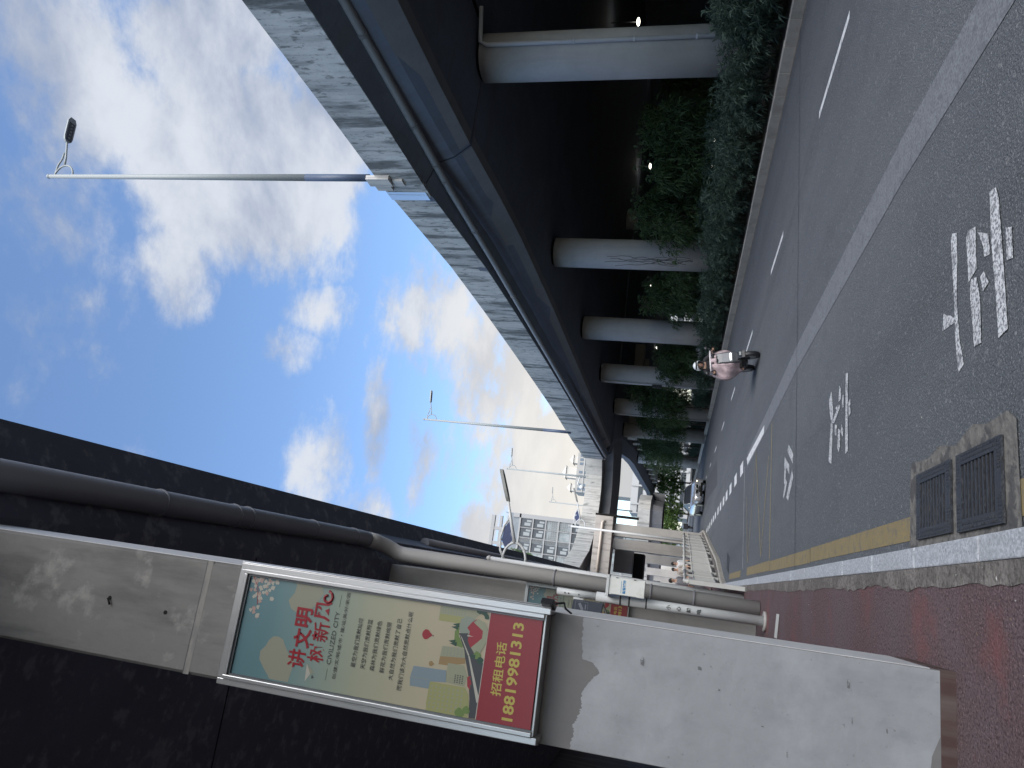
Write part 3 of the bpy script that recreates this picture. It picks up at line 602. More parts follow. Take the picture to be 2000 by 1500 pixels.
# square pillars of the left viaduct
def pillar(y, label, painted=False):
    t = thing('pillar', label, 'pillar', (-.54, y, .13), 'square pillars of the dark viaduct')
    x0, x1, d = -.88, -.20, .78; ch = .018
    def sec(z0, z1, m, nm, inset=0.0):
        a = [(x0 + ch, y), (x1 - ch, y), (x1, y + ch), (x1, y + d - ch), (x1 - ch, y + d), (x0 + ch, y + d), (x0, y + d - ch), (x0, y + ch)]
        b = MB(); b.prism(a, z0, z1); return b.build(nm, m, t)
    if painted:
        sec(.1, 6.92, pillar_up, 'upper_shaft')
        # smoother render coat below the poster and grey paint with a ragged upper edge
        f = MB(); f.box((x0 - .001, y - .004, .13), (x1 + .001, y, 2.22)); f.build('render_coat', pillar_mid, t)
        random.seed(3)
        prof = [(-.202, 1.99), (-.30, 1.985), (-.42, 1.97), (-.43, 1.91), (-.47, 1.87), (-.54, 1.93), (-.60, 1.955), (-.66, 1.95), (-.70, 1.96), (-.76, 1.985), (-.80, 1.98), (-.878, 1.99)]
        pts_ = []
        for (xa, za), (xb, zb_) in zip(prof, prof[1:]):
            for q in range(9): s_ = q / 9; pts_.append((xa + (xb - xa) * s_, za + (zb_ - za) * s_ + random.uniform(-.006, .006)))
        pts_.append(prof[-1]); f = MB()
        for (xa, za), (xb, zb_) in zip(pts_, pts_[1:]): f.add([(xb, y - .007, .17), (xa, y - .007, .17), (xa, y - .007, za), (xb, y - .007, zb_)], [(0, 1, 2, 3)])
        f.build('paint_coat', pillar_low, t)
        e = MB(); e.box((x1, y + .012, .24), (x1 + .004, y + d - .02, 6.85)); e.build('side_face', pillar_edge, t)  # side face in a paler colour than the front
        # scars, flakes and anchor holes
        scar_m = mat('scar', (.12, .12, .125), .9, layers=[('noise', (30, 30, 30), .5, .6, (.32, .33, .34), .8, 4)])
        for (sx_, sz, w, h) in [(-.50, .60, .035, .006), (-.52, .44, .025, .009), (-.33, .62, .05, .02), (-.60, 1.02, .006, .03), (-.71, .9, .03, .008), (-.46, 1.25, .012, .03), (-.38, 1.65, .05, .03), (-.37, 1.35, .02, .03)]:
            n_ = 7; w *= .45; h *= .5; pp = [(sx_ + w * (1 + .3 * sin(k * 2.1)) * cos(2 * pi * k / n_), sz + h * (1 + .4 * cos(k * 1.7)) * sin(2 * pi * k / n_)) for k in range(n_)]
            MB().xzpoly(pp, y - .009).build('flake_scar', scar_m, t)
        for (hx, hz) in [(-.52, 5.05), (-.55, 4.62)]: MB().tube([(hx, y - .003, hz), (hx, y + .02, hz)], .013, 10).build('anchor_hole', pit, t)
        MB().tube([(-.56, y - .012, 5.03), (-.52, y - .02, 5.05)], .006, 5).build('anchor_bolt', pit, t)
        MB().box((-.88, y - .0025, 4.40), (-.2, y, 4.4025)).build('joint_crack', alu_dark, t); MB().box((-.88, y - .001, 4.36), (-.2, y, 4.40)).build('joint_stain', mat('joint_stain', (.21, .20, .185), .9, layers=[('noise', (7, 7, 20), .45, .6, (.165, .16, .155), 1, 6)]), t)
        sk = MB(); sk.box((x0 - .004, y - .012, .13), (x1 + .006, y + d + .002, .20)); sk.build('skirting', concrete('skirting', (.07, .04, .036), (.13, .11, .10)), t)
        bp = MB(); bp.add([(-.5, y - .011, .2), (-.6, y - .011, .24), (-.7, y - .011, .25), (-.87, y - .011, .28), (-.87, y - .011, .2)], [(0, 4, 3, 2, 1)]); bp.build('bare_patch', pillar_mid, t, recalc=True)
    else: sec(.1, 6.92, pier_m, 'shaft')
    return t
pillar(4.24, 'nearest square pillar, grey paint below and bare concrete above its poster', True)
pillar(13.72, 'second square pillar, with a drainpipe down its corner', False)
for y, l in ((23.2, 'third square pillar, behind the white poles'), (32.6, 'fourth square pillar, beyond the third one'), (42, 'farthest square pillar, by the end of the dark viaduct')): pillar(y, l)
b = MB(); b.box((-10.6, -18, 0), (-9.5, 60, 9.2)); tag(b.build('light_blocking_wall', left_deck_m), 'added dark wall closing off the light behind the square pillars', 'wall')  # wall added to shut out the sky and keep this side dark

# pipe along the left viaduct, then down the second pillar
tp = thing('drainpipe', 'thick grey drainpipe running under the dark viaduct then down beside a pillar', 'pipe', (.17, 13.3, .13))
MB().tube([(.19, -12, 7.0), (.19, 12.3, 6.98), (.18, 12.55, 6.96)], .135, 18).build('upper_run', pvc_shaded, tp)
MB().tube([(.18, 12.5, 6.96), (.165, 12.75, 6.9), (.1, 13.0, 6.75), (.02, 13.12, 6.6), (0, 13.15, 6.45), (-.085, 13.25, .14)], [.14, .14, .14, .14, .14, .13], 18).build('down_run', pvc, tp)
for y in (6.9, 8.3, 8.6, 10.4, 11.9): MB().tube([(.19, y - .012, 6.99), (.19, y + .012, 6.99)], .15, 18).build('clamp', pvc_shaded, tp)
for z in (6.35, 4.9, 3.6, 2.06, 1.92, 1.2): 
    xx = -.085 * (6.45 - z) / 6.31; MB().tube([(xx, 13.2, z - .012), (xx, 13.2, z + .012)], .152, 18).build('clamp', pvc_shaded, tp)
tag(MB().tube([(.34, 17, 7.45), (.33, 44, 7.3)], .12, 12).build('drainpipe', pvc_shaded), 'dark drainpipe under the far half of the dark viaduct', 'pipe')

# ---------------------------------------------------------------- advertising light box posters
P_ = dict(sky=(.12, .22, .25), cream=(.40, .36, .25), cloud=(.36, .36, .28), red=(.36, .028, .04), crim=(.30, .022, .03), gold=(.56, .47, .09), ink=(.085, .09, .085), white=(.55, .52, .45),
          green=(.17, .26, .07), dgreen=(.03, .08, .05), road=(.065, .065, .07), lime=(.38, .38, .16), blue=(.25, .32, .36), tan=(.36, .24, .11), pale=(.36, .37, .25), pink=(.52, .36, .32), grey=(.30, .34, .28))
PM = {k: mat('poster_' + k, tuple(q * .54 for q in v), .3) for k, v in P_.items()}
def gradient(m):
    nt = m.node_tree; b = nt.nodes['Principled BSDF']; g = nt.nodes.new('ShaderNodeTexCoord'); s_ = nt.nodes.new('ShaderNodeSeparateXYZ'); r = nt.nodes.new('ShaderNodeValToRGB')
    nt.links.new(g.outputs['Generated'], s_.inputs[0]); nt.links.new(s_.outputs[2], r.inputs[0]); nt.links.new(r.outputs[0], b.inputs['Base Color'])
    e = r.color_ramp.elements; e[0].position = 0; e[0].color = (.27, .225, .155, 1); e[1].position = 1; e[1].color = (.065, .13, .15, 1)
    for p, c in ((.35, (.275, .245, .17)), (.55, (.22, .225, .16)), (.78, (.11, .17, .165)), (.9, (.07, .14, .155))): x = e.new(p); x.color = (*c, 1)
sheet_m = mat('poster_sheet', (.3, .3, .25), .4); gradient(sheet_m)
def blob(cx, cz, rx, rz, n=22, wob=.12, sd_=0): return [(cx + rx * (1 + wob * sin(3 * 2 * pi * k / n + sd_) + wob * .6 * sin(7 * 2 * pi * k / n + sd_ * 2)) * cos(2 * pi * k / n), cz + rz * (1 + wob * cos(4 * 2 * pi * k / n + sd_)) * sin(2 * pi * k / n)) for k in range(n)]
def poster(dy, dz, label, dx=0.0):
    """drawn on the panel x -.79..-.24, z 2.2..3.97 of the first pillar"""
    Y = 4.10
    t = thing('advert_light_box', label, 'poster box', (-.53, Y + .07, 2.15), 'advert boxes on the pillars')
    F = MB(); x0, x1, z0, z1 = -.865, -.175, 2.15, 4.06
    # profiled aluminium frame: outer tray + raised lips
    F.box((x0, Y - .02, z0), (x0 + .035, Y + .135, z1)); F.box((x1 - .035, Y - .02, z0), (x1, Y + .135, z1)); F.box((x0 + .035, Y - .02, z1 - .035), (x1 - .035, Y + .135, z1)); F.box((x0 + .035, Y - .006, z0 + .02), (x1 - .035, Y + .135, z0 + .034))
    for a, b_ in ((x0 + .035, x0 + .058), (x1 - .058, x1 - .035)): F.box((a, Y - .032, z0 + .03), (b_, Y - .004, z1 - .035))
    F.box((x0 + .058, Y - .030, z1 - .058), (x1 - .058, Y - .004, z1 - .035)); [F.box((x1 - .0005, Y - .02 + q * .026, z0), (x1 + .007, Y - .008 + q * .026, z1)) for q in range(6)]
    F.build('frame', alu, t, bevel=.004)
    gk = MB(); gk.box((x0 + .0585, Y - .0145, z0 + .03), (x0 + .068, Y - .003, z1 - .06)); gk.box((x1 - .068, Y - .0145, z0 + .03), (x1 - .0585, Y - .003, z1 - .06)); gk.box((x0 + .068, Y - .0145, z1 - .070), (x1 - .068, Y - .003, z1 - .0585))
    gk.box((x0 - .006, Y + .03, z0 - .004), (x0 - .001, Y + .06, z1)); gk.build('gasket', alu_dark, t)
    mats = [sheet_m] + list(PM.values()); ix = {k: i + 1 for i, k in enumerate(PM)}
    s_ = MB(); s_.xzpoly([(-.80, 2.19), (-.235, 2.19), (-.235, 3.995), (-.80, 3.995)], Y - .002); s_.build('printed_sheet', sheet_m, t)
    A = MB(); lay = [0]
    def pg(c, pts): lay[0] += 1; A.xzpoly(pts, Y - .0024 - lay[0] * .00001, ix[c])
    pg('cloud', [(-.79, 3.62), (-.66, 3.60), (-.665, 3.626), (-.6, 3.68), (-.568, 3.70), (-.556, 3.735), (-.56, 3.765), (-.585, 3.79), (-.617, 3.802), (-.65, 3.83), (-.696, 3.826), (-.737, 3.79), (-.776, 3.75), (-.79, 3.74)])
    pg('cloud', [(-.235, 3.52), (-.282, 3.50), (-.356, 3.54), (-.40, 3.59), (-.411, 3.643), (-.392, 3.69), (-.349, 3.716), (-.301, 3.685), (-.26, 3.68), (-.235, 3.69)])
    # blossom branch
    random.seed(11)
    for bx_, bz in [(-.249, 3.963), (-.246, 3.92), (-.27, 3.94), (-.254, 3.85), (-.252, 3.80), (-.285, 3.869), (-.30, 3.90), (-.332, 3.90), (-.375, 3.905), (-.35, 3.94), (-.419, 3.914), (-.434, 3.938), (-.458, 3.89), (-.347, 3.832), (-.297, 3.823), (-.31, 3.96), (-.28, 3.96), (-.26, 3.9), (-.32, 3.86)]:
        for q in range(3): pg(random.choice(['white', 'white', 'pink']), blob(bx_ + random.uniform(-.012, .012), bz + random.uniform(-.014, .014), .011, .011, 7, .3, random.random() * 6))
    for seg in ([(-.235, 3.98), (-.30, 3.93), (-.40, 3.91)], [(-.235, 3.95), (-.26, 3.86), (-.25, 3.78)]):
        for (a, b_), (c, d) in zip(seg, seg[1:]): pg('red', [(a, b_), (c, d), (c, d + .004), (a, b_ + .004)])
    # paper plane, swashes, rules
    pg('cloud', [(-.672, 3.523), (-.714, 3.467), (-.725, 3.49)]); pg('white', [(-.672, 3.523), (-.725, 3.49), (-.767, 3.515)]); pg('ink', [(-.727, 3.477), (-.742, 3.464), (-.748, 3.482)])
    pg('ink', [(-.742, 3.390), (-.68, 3.390), (-.68, 3.3925), (-.742, 3.3925)]); pg('ink', [(-.342, 3.386), (-.273, 3.384), (-.273, 3.3865), (-.342, 3.3885)])
    # balloons
    pg('red', blob(-.411, 2.838, .027, .024, 16, .02)); pg('red', [(-.435, 2.83), (-.387, 2.83), (-.411, 2.80)]); pg('ink', blob(-.413, 2.797, .004, .004, 6, 0)); pg('tan', blob(-.558, 2.785, .014, .013, 12, .02)); pg('tan', [(-.57, 2.78), (-.546, 2.78), (-.558, 2.765)])
    # town
    pg('green', [(-.338, 2.655), (-.393, 2.649), (-.428, 2.619), (-.45, 2.619), (-.446, 2.65), (-.42, 2.672), (-.37, 2.676)])
    pg('pale', [(-.240, 2.779), (-.236, 2.526), (-.325, 2.60), (-.325, 2.779)]); pg('lime', [(-.290, 2.776), (-.290, 2.62), (-.327, 2.64), (-.327, 2.776)])
    for r in range(9):
        for c in range(4): pg('grey', [(-.284 + c * .011, 2.765 - r * .016), (-.278 + c * .011, 2.765 - r * .016), (-.278 + c * .011, 2.757 - r * .016), (-.284 + c * .011, 2.757 - r * .016)])
    pg('grey', [(-.281, 2.61), (-.3, 2.54), (-.397, 2.57), (-.397, 2.60), (-.381, 2.639), (-.349, 2.655), (-.30, 2.65)])
    pg('road', [(-.377, 2.651), (-.37, 2.60), (-.456, 2.52), (-.524, 2.486), (-.793, 2.486), (-.796, 2.531), (-.702, 2.540), (-.588, 2.564), (-.444, 2.616)])
    pg('tan', [(-.528, 2.591), (-.50, 2.596), (-.512, 2.74), (-.554, 2.742), (-.553, 2.684)]); pg('pale', [(-.457, 2.735), (-.448, 2.61), (-.50, 2.596), (-.512, 2.74)])
    pg('blue', [(-.585, 2.883), (-.579, 2.692), (-.64, 2.685), (-.649, 2.772), (-.688, 2.778), (-.689, 2.888), (-.644, 2.894)]); pg('grey', [(-.644, 2.894), (-.644, 2.78), (-.641, 2.78), (-.641, 2.894)])
    pg('pale', [(-.54, 2.690), (-.539, 2.595), (-.589, 2.569), (-.645, 2.579), (-.64, 2.685)])
    pg('lime', [(-.649, 2.775), (-.649, 2.572), (-.683, 2.549), (-.76, 2.534), (-.80, 2.54), (-.80, 2.775), (-.758, 2.780)])
    for r in range(8):
        for c in range(6):
            pg('pale', [(-.665 - c * .021, 2.765 - r * .025), (-.677 - c * .021, 2.766 - r * .025), (-.677 - c * .021, 2.756 - r * .025), (-.665 - c * .021, 2.755 - r * .025)])
    for r in range(6):
        for c in range(4): pg('grey', [(-.46 - c * .012, 2.725 - r * .02), (-.466 - c * .012, 2.725 - r * .02), (-.466 - c * .012, 2.716 - r * .02), (-.46 - c * .012, 2.716 - r * .02)])
    for r in range(4):
        for c in range(5): pg('road', [(-.592 - c * .009, 2.64 - r * .014), (-.597 - c * .009, 2.64 - r * .014), (-.597 - c * .009, 2.632 - r * .014), (-.592 - c * .009, 2.632 - r * .014)])
    pg('white', [(-.381, 2.645), (-.401, 2.627), (-.487, 2.571), (-.69, 2.488), (-.70, 2.488), (-.716, 2.498), (-.489, 2.579), (-.401, 2.632)])
    pg('pale', [(-.287, 2.549), (-.301, 2.511), (-.331, 2.491), (-.403, 2.490), (-.462, 2.515), (-.471, 2.546), (-.442, 2.571), (-.385, 2.54), (-.340, 2.54), (-.309, 2.57)])
    pg('red', [(-.284, 2.552), (-.309, 2.575), (-.346, 2.516), (-.385, 2.516), (-.423, 2.553), (-.443, 2.574), (-.407, 2.595), (-.36, 2.590), (-.342, 2.608), (-.31, 2.585)])
    pg('white', [(-.378, 2.60), (-.383, 2.565), (-.387, 2.60)])
    pg('red', [(-.595, 2.569), (-.586, 2.552), (-.633, 2.539), (-.656, 2.547), (-.64, 2.562)]); pg('ink', blob(-.60, 2.550, .006, .006, 8, 0)); pg('ink', blob(-.636, 2.543, .006, .006, 8, 0))
    for tx, tz, r in ((-.25, 2.52, .017), (-.27, 2.505, .014), (-.475, 2.53, .02), (-.50, 2.51, .018), (-.78, 2.585, .026), (-.76, 2.55, .02), (-.243, 2.55, .018)): pg('dgreen' if r < .02 else 'green', blob(tx, tz, r, r, 14, .15, tx * 40))
    for tx, tz in ((-.335, 2.675), (-.35, 2.68), (-.425, 2.685), (-.437, 2.675), (-.485, 2.56)): pg('dgreen', [(tx - .011, tz - .02), (tx + .011, tz - .02), (tx, tz + .02)])
    pg('white', [(-.80, 2.490), (-.235, 2.484), (-.235, 2.488), (-.80, 2.494)]); pg('crim', [(-.80, 2.19), (-.235, 2.19), (-.235, 2.485), (-.80, 2.490)])
    A.build('artwork', mats, t, recalc=True)
    # recalculated normals do not matter for flat ink; lettering sits in front of it
    yl_ = Y - .0024 - (lay[0] + 40) * .00001
    R_, G_, I_ = PM['red'], PM['gold'], PM['ink']
    text(t, 'lettering', '讲', R_, -.655, yl_, 3.592, .108, .100, .02); text(t, 'lettering', '文', R_, -.542, yl_, 3.583, .108, .108, .03); text(t, 'lettering', '明', R_, -.428, yl_, 3.594, .108, .105, .028)
    text(t, 'lettering', '树', R_, -.606, yl_, 3.478, .102, .103, .013); text(t, 'lettering', '新', R_, -.492, yl_, 3.474, .102, .105, .010); text(t, 'lettering', '风', R_, -.374, yl_, 3.483, .104, .112, .022)
    c_ = MB(); sp = [(-.300 + (.012 + .0026 * k) * cos(k * .62) , yl_, 3.47 + (.012 + .0026 * k) * sin(k * .62)) for k in range(11)]; c_.tube(sp, .0075, 6); c_.build('lettering', R_, t)
    text(t, 'lettering', 'CIVILIZED CITY', I_, -.512, yl_, 3.390, .027, .29, .0); text(t, 'lettering', '创/建/文/明/城/市 • 建/设/美/好/家/园', I_, -.492, yl_, 3.343, .023, .474, .004)
    for b_, z, w in (('星空为我们贡献灿烂', 3.241, .268), ('天空为我们贡献蔚蓝', 3.182, .268), ('森林为我们贡献绿色', 3.124, .270), ('鲜花为我们贡献绚丽', 3.065, .272), ('大自然为我们贡献了自己', 3.007, .33), ('而我们该为大自然贡献点什么呢', 2.947, .42)):
        text(t, 'lettering', b_, I_, -.515, yl_, z, .029, w, .006)
    text(t, 'lettering', '招租电话', G_, -.525, yl_, 2.400, .058, .275, .014); text(t, 'lettering', '18819981313', G_, -.524, yl_, 2.320, .062, .50, .022)
    def keep(o):
        o.location = Vector(o.location)
    if dy: t.location = Vector(t.location) + Vector((dx, dy, dz))
    return t
poster(0, 0, 'large framed poster box with Chinese lettering on the nearest pillar')
poster(9.48, .12, 'smaller-looking poster box on the second pillar, half hidden by the white pole', .0)
# floodlight clamped at the lower corner of the near poster box
t = thing('floodlight', 'small black floodlight fixed at the lower corner of the near poster box', 'light', (-.16, 4.15, 2.2))
b = MB(); b.obox((-.155, 4.10, 2.17), (.012, .02, 0), (-.02, .06, 0), (0, 0, .035)); b.build('housing', dark_plastic, t, bevel=.004)
b = MB(); b.tube([(-.15, 4.12, 2.15), (-.14, 4.2, 2.10), (-.17, 4.26, 2.10), (-.195, 4.26, 2.06)], .006, 6); b.build('cable', dark_plastic, t)

# red banner on the third pillar
t = thing('banner', 'narrow dark red banner hanging on a pillar behind the white poles', 'banner', (-.1, 22.6, .9))
MB().box((-.20, 22.9, .98), (.22, 22.93, 5.42)).build('cloth', mat('banner_red', (.20, .012, .03), .7), t)
for k, (c, z) in enumerate((('机', 4.98), ('非', 4.82), ('汉', 4.66))): text(t, 'lettering', c, PM['white'], .08, 22.895, z, .13, .14, .02)

# white street pole with camera box and signs (near)
t = thing('camera_pole', 'white camera pole with warning characters and a dark blue plate', 'camera pole', (-.245, 12.32, .13))
MB().tube([(-.25, 12.32, .13), (-.235, 12.32, 2.75)], .078, 18).build('pole', white_metal, t)
MB().tube([(-.235, 12.32, 2.75), (-.235, 12.32, 3.40)], .058, 16).build('upper_sleeve', white_metal, t)
MB().tube([(-.25, 12.32, .13), (-.25, 12.32, .17)], .15, 18).build('base_flange', pvc, t)
for z in (1.95, 2.22, 2.36): MB().tube([(-.24, 12.32, z - .01), (-.24, 12.32, z + .01)], .083, 16).build('band', dark_plastic, t)
for z in (3.26, 3.2, 3.03): MB().tube([(-.245, 12.255, z), (-.245, 12.262, z)], .012, 8).build('bolt', dark_plastic, t)
b = MB(); b.obox((-.41, 12.28, 3.06), (.12, 0, .0), (0, .03, 0), (0, 0, .05)); b.loft([[(-.30, 12.25, 3.12), (-.30, 12.31, 3.12), (-.30, 12.31, 2.95), (-.30, 12.25, 2.95)], [(-.52, 12.27, 3.05), (-.52, 12.29, 3.05), (-.52, 12.29, 3.0), (-.52, 12.27, 3.0)]], 0, False)
b.build('bracket', white_metal, t, recalc=True)
b = MB(); b.obox((-.42, 12.16, 2.86), (.10, 0, -.01), (0, .05, 0), (0, 0, .24)); b.build('camera_plate', mat('navy_plate', (.022, .028, .045), .4), t, bevel=.006)
b = MB()
for a in ((-.50, 3.05, -.34, 3.055), (-.50, 2.85, -.34, 2.855), (-.50, 2.85, -.495, 3.055), (-.345, 2.85, -.34, 3.055)): b.box((a[0], 12.107, a[1]), (a[2], 12.1085, a[3]))
b.obox((-.42, 12.107, 2.96), (.05, 0, .03), (0, .001, 0), (-.012, 0, .018)); b.box((-.46, 12.106, 2.88), (-.38, 12.1085, 2.895)); b.build('camera_symbol', mat('symbol_grey', (.13, .14, .17), .5), t)
for k, c in enumerate('小心触电'): text(t, 'lettering', c, PM['ink'], -.245, 12.238, 1.60 - k * .155, .07, .075, .03)
# cabinet
t2 = thing('cabinet', 'white metal cabinet with blue lettering strapped to the white camera pole', 'cabinet', (-.06, 12.2, 1.95))
MB().box((-.165, 12.02, 1.98), (.10, 12.22, 2.54)).build('body', mat('cabinet_white', (.62, .63, .60), .45, layers=[('noise', (5, 5, 5), .5, .7, (.50, .50, .47), .6, 5)]), t2, bevel=.006)
MB().box((-.20, 12.0, 2.54), (.135, 12.25, 2.585)).build('rain_cap', white_metal, t2, bevel=.004)
b = MB(); b.box((-.16, 12.015, 2.10), (-.155, 12.0185, 2.5)); b.tube([(.098, 12.015, 2.12), (.098, 12.015, 2.16)], .006, 6); b.tube([(.098, 12.015, 2.40), (.098, 12.015, 2.44)], .006, 6); b.build('hinge', dark_plastic, t2)
BL = mat('blue_print', (.03, .20, .42), .5)
text(t2, 'lettering', '智慧城市', BL, -.03, 12.017, 2.30, .05, .21, .04); b = MB(); b.box((-.13, 12.0165, 2.345), (.06, 12.018, 2.35)); b.build('blue_rule', BL, t2)

# tall street lamp on the footway
def foot_lamp(x, y, lean, h, label, s=1.0):
    t = thing('street_lamp', label, 'street lamp', (x, y, .13), 'street lamps with curled brackets on the footway')
    top = Vector((x + lean, y, .13 + h)); bot = Vector((x, y, .13))
    MB().tube([bot, top], [.085 * s, .05 * s], 16).build('pole', white_metal, t)
    MB().ball(top + Vector((0, 0, .04)), .07 * s).build('finial', pvc, t)
    def q(a, z): p = bot.lerp(top, z / h); return (p.x + a, y, p.z)
    b = MB()
    ring = [q(.03 + .40 * s * sin(w), h - .53 * s + .27 * s * cos(w)) for w in [pi * k / 14 for k in range(15)]]
    b.tube(ring, .028 * s, 8)
    b.tube([q(.04, h - .30 * s), q(.22 * s, h - .19 * s), q(.5 * s, h - .155 * s), q(.78 * s, h - .21 * s), q(.98 * s, h - .32 * s)], .028 * s, 8)
    b.tube([q(.42 * s, h - .50 * s), q(.9 * s, h - .35 * s), q(1.36 * s, h - .22 * s)], [.042 * s, .036 * s, .028 * s], 8)
    b.build('bracket', white_metal, t)
    c = q(1.33 * s, h - .235 * s); c = Vector(c); hd = MB(); pr2 = [(0, .04), (.1, .09), (.25, .11), (.62, .10), (.72, .05)]
    hd.loft([[(c.x + a * s, y - w * s, c.z + (.36 * a - .03) * s), (c.x + a * s, y + w * s, c.z + (.36 * a - .03) * s), (c.x + a * s, y + w * .7 * s, c.z + (.36 * a + .05) * s), (c.x + a * s, y - w * .7 * s, c.z + (.36 * a + .05) * s)] for a, w in pr2], 0, False)
    hd.build('lamp_head', mat('lamp_head_grey', (.13, .135, .13), .5), t, recalc=True)
    pn = MB(); pts_ = [q(.50 * s, h - .455 * s), q(.28 * s, h - .30 * s), q(.45 * s, h - .185 * s), q(.75 * s, h - .23 * s), q(.90 * s, h - .33 * s)]
    pn.add([(a, y - .006, c_) for a, _, c_ in pts_], [(0, 1, 2, 3, 4)]); pn.add([(a, y + .006, c_) for a, _, c_ in pts_], [(4, 3, 2, 1, 0)]); pn.build('blue_scroll_panel', mat('scroll_blue', (.02, .035, .10), .5, layers=[('voro', (11, 11, 11), .86, .88, (.5, .54, .6), .9)]), t)
    return t
foot_lamp(.05, 16.46, .13, 5.5, 'tall white street lamp on the footway in front of the second pillar')
foot_lamp(3.02, 45.3, .05, 8.0, 'white street lamp farther off, behind the railing and before the square piers', 1.15)

# ---------------------------------------------------------------- piers of the ramp, ahead
t = thing('crosshead_pier', 'broad pale crosshead beam on piers under the ramp viaduct', 'pier', (2, 50, 0))
b = MB(); b.box((.3, 49.6, 5.93), (4.32, 51.2, 7.12)); b.build('cap_beam', cap_m, t, bevel=.02)
MB().box((3.12, 50.0, .1), (3.93, 51.0, 5.93)).build('shaft', pier_m, t)
MB().tube([(4.0, 49.5, 6.5), (3.85, 49.45, 6.62), (.4, 49.45, 6.66)], .085, 10).build('pipe', mat('cap_pipe', (.52, .46, .40), .6), t)
MB().box((4.35, 50.1, 4.3), (4.5, 50.5, 7.2)).build('end_plate', pit, t)
for (xa, xb, y, zt, lab) in [(2.62, 3.42, 58, 6.95, 'second square pier behind the crosshead pier'), (2.3, 3.15, 72, 5.9, 'third square pier, behind the second one'), (1.5, 2.3, 86, 5.0, 'fourth square pier with sunlit side'), (1.1, 1.8, 100, 4.5, 'farthest square pier beyond the pedestrians')]:
    b = MB(); b.box((xa, y, 0), (xb, y + 1.4, zt)); tag(b.build('square_pier', pier_m, bevel=.02), lab, 'pier', 'square piers behind the crosshead')
t = thing('beam', 'grey concrete beam end above a dark opening beyond the crosshead pier', 'beam', (1.4, 63, 5))
MB().box((.95, 62.5, 5.2), (3.4, 64, 6.7)).build('beam_end', column_m, t)
MB().box((.4, 63.2, 4.3), (2.7, 66, 5.15)).build('opening_shade', pit, t)  # black block standing in for the shade inside the opening
b = MB(); b.box((-3, 118, 0), (5, 118.6, 6.5)); tag(b.build('wall', parapet_far), 'pale sunlit wall far beyond the square piers', 'wall')

# ---------------------------------------------------------------- railing
def railing(pts, h, label):
    t = thing('railing', label, 'railing', (pts[0][0], pts[0][1], .13))
    rl = MB(); 
    for z, r in ((h, .05), (h - .28, .028), (.16, .035)): rl.tube([(x, y, .13 + z) for x, y in pts], r, 8)
    rl.build('rails', rail_m, t)
    n_ = 0
    for (x0, y0), (x1, y1) in zip(pts, pts[1:]):
        L_ = sqrt((x1 - x0) ** 2 + (y1 - y0) ** 2); k = max(1, round(L_ / 2.1)); 
        for i in range(k):
            x, y = x0 + (x1 - x0) * i / k, y0 + (y1 - y0) * i / k; d = Vector(((x1 - x0) / L_, (y1 - y0) / L_, 0)); nn = Vector((-d.y, d.x, 0))
            b = MB(); b.obox((x, y, .13 + h / 2), d * .045, nn * .045, (0, 0, h / 2)); b.ball((x, y, .13 + h + .02), .055); b.build('post', rail_m, t)
        a0 = Vector((x0, y0, 0)); dv = Vector((x1 - x0, y1 - y0, 0)); b = MB()
        m_ = int(L_ / .135)
        for i in range(m_): 
            p = a0 + dv * (i + .5) / m_; b.tube([(p.x, p.y, .13 + .17), (p.x, p.y, .13 + h - .28)], .021, 5, caps=False)
        b.build('bars', rail_m, t)
    return t
railing([(.83, 28.4), (1.9, 35.0), (2.75, 41.5), (3.65, 48.0)], 1.15, 'white barred railing slanting along the far kerb')
railing([(.25, 16.2), (.30, 19), (.33, 22), (.42, 25), (.83, 28.3)], 1.12, 'weathered white railing seen end-on along the footway')
# low planter strip between railing and kerb
b = MB(); b.prism([(.98, 28.4), (1.33, 29.4), (2.2, 36), (3.82, 47.6), (3.7, 48), (2.0, 35.2)], .13, .17); struct(b.build('apron', paving_grey, recalc=True))

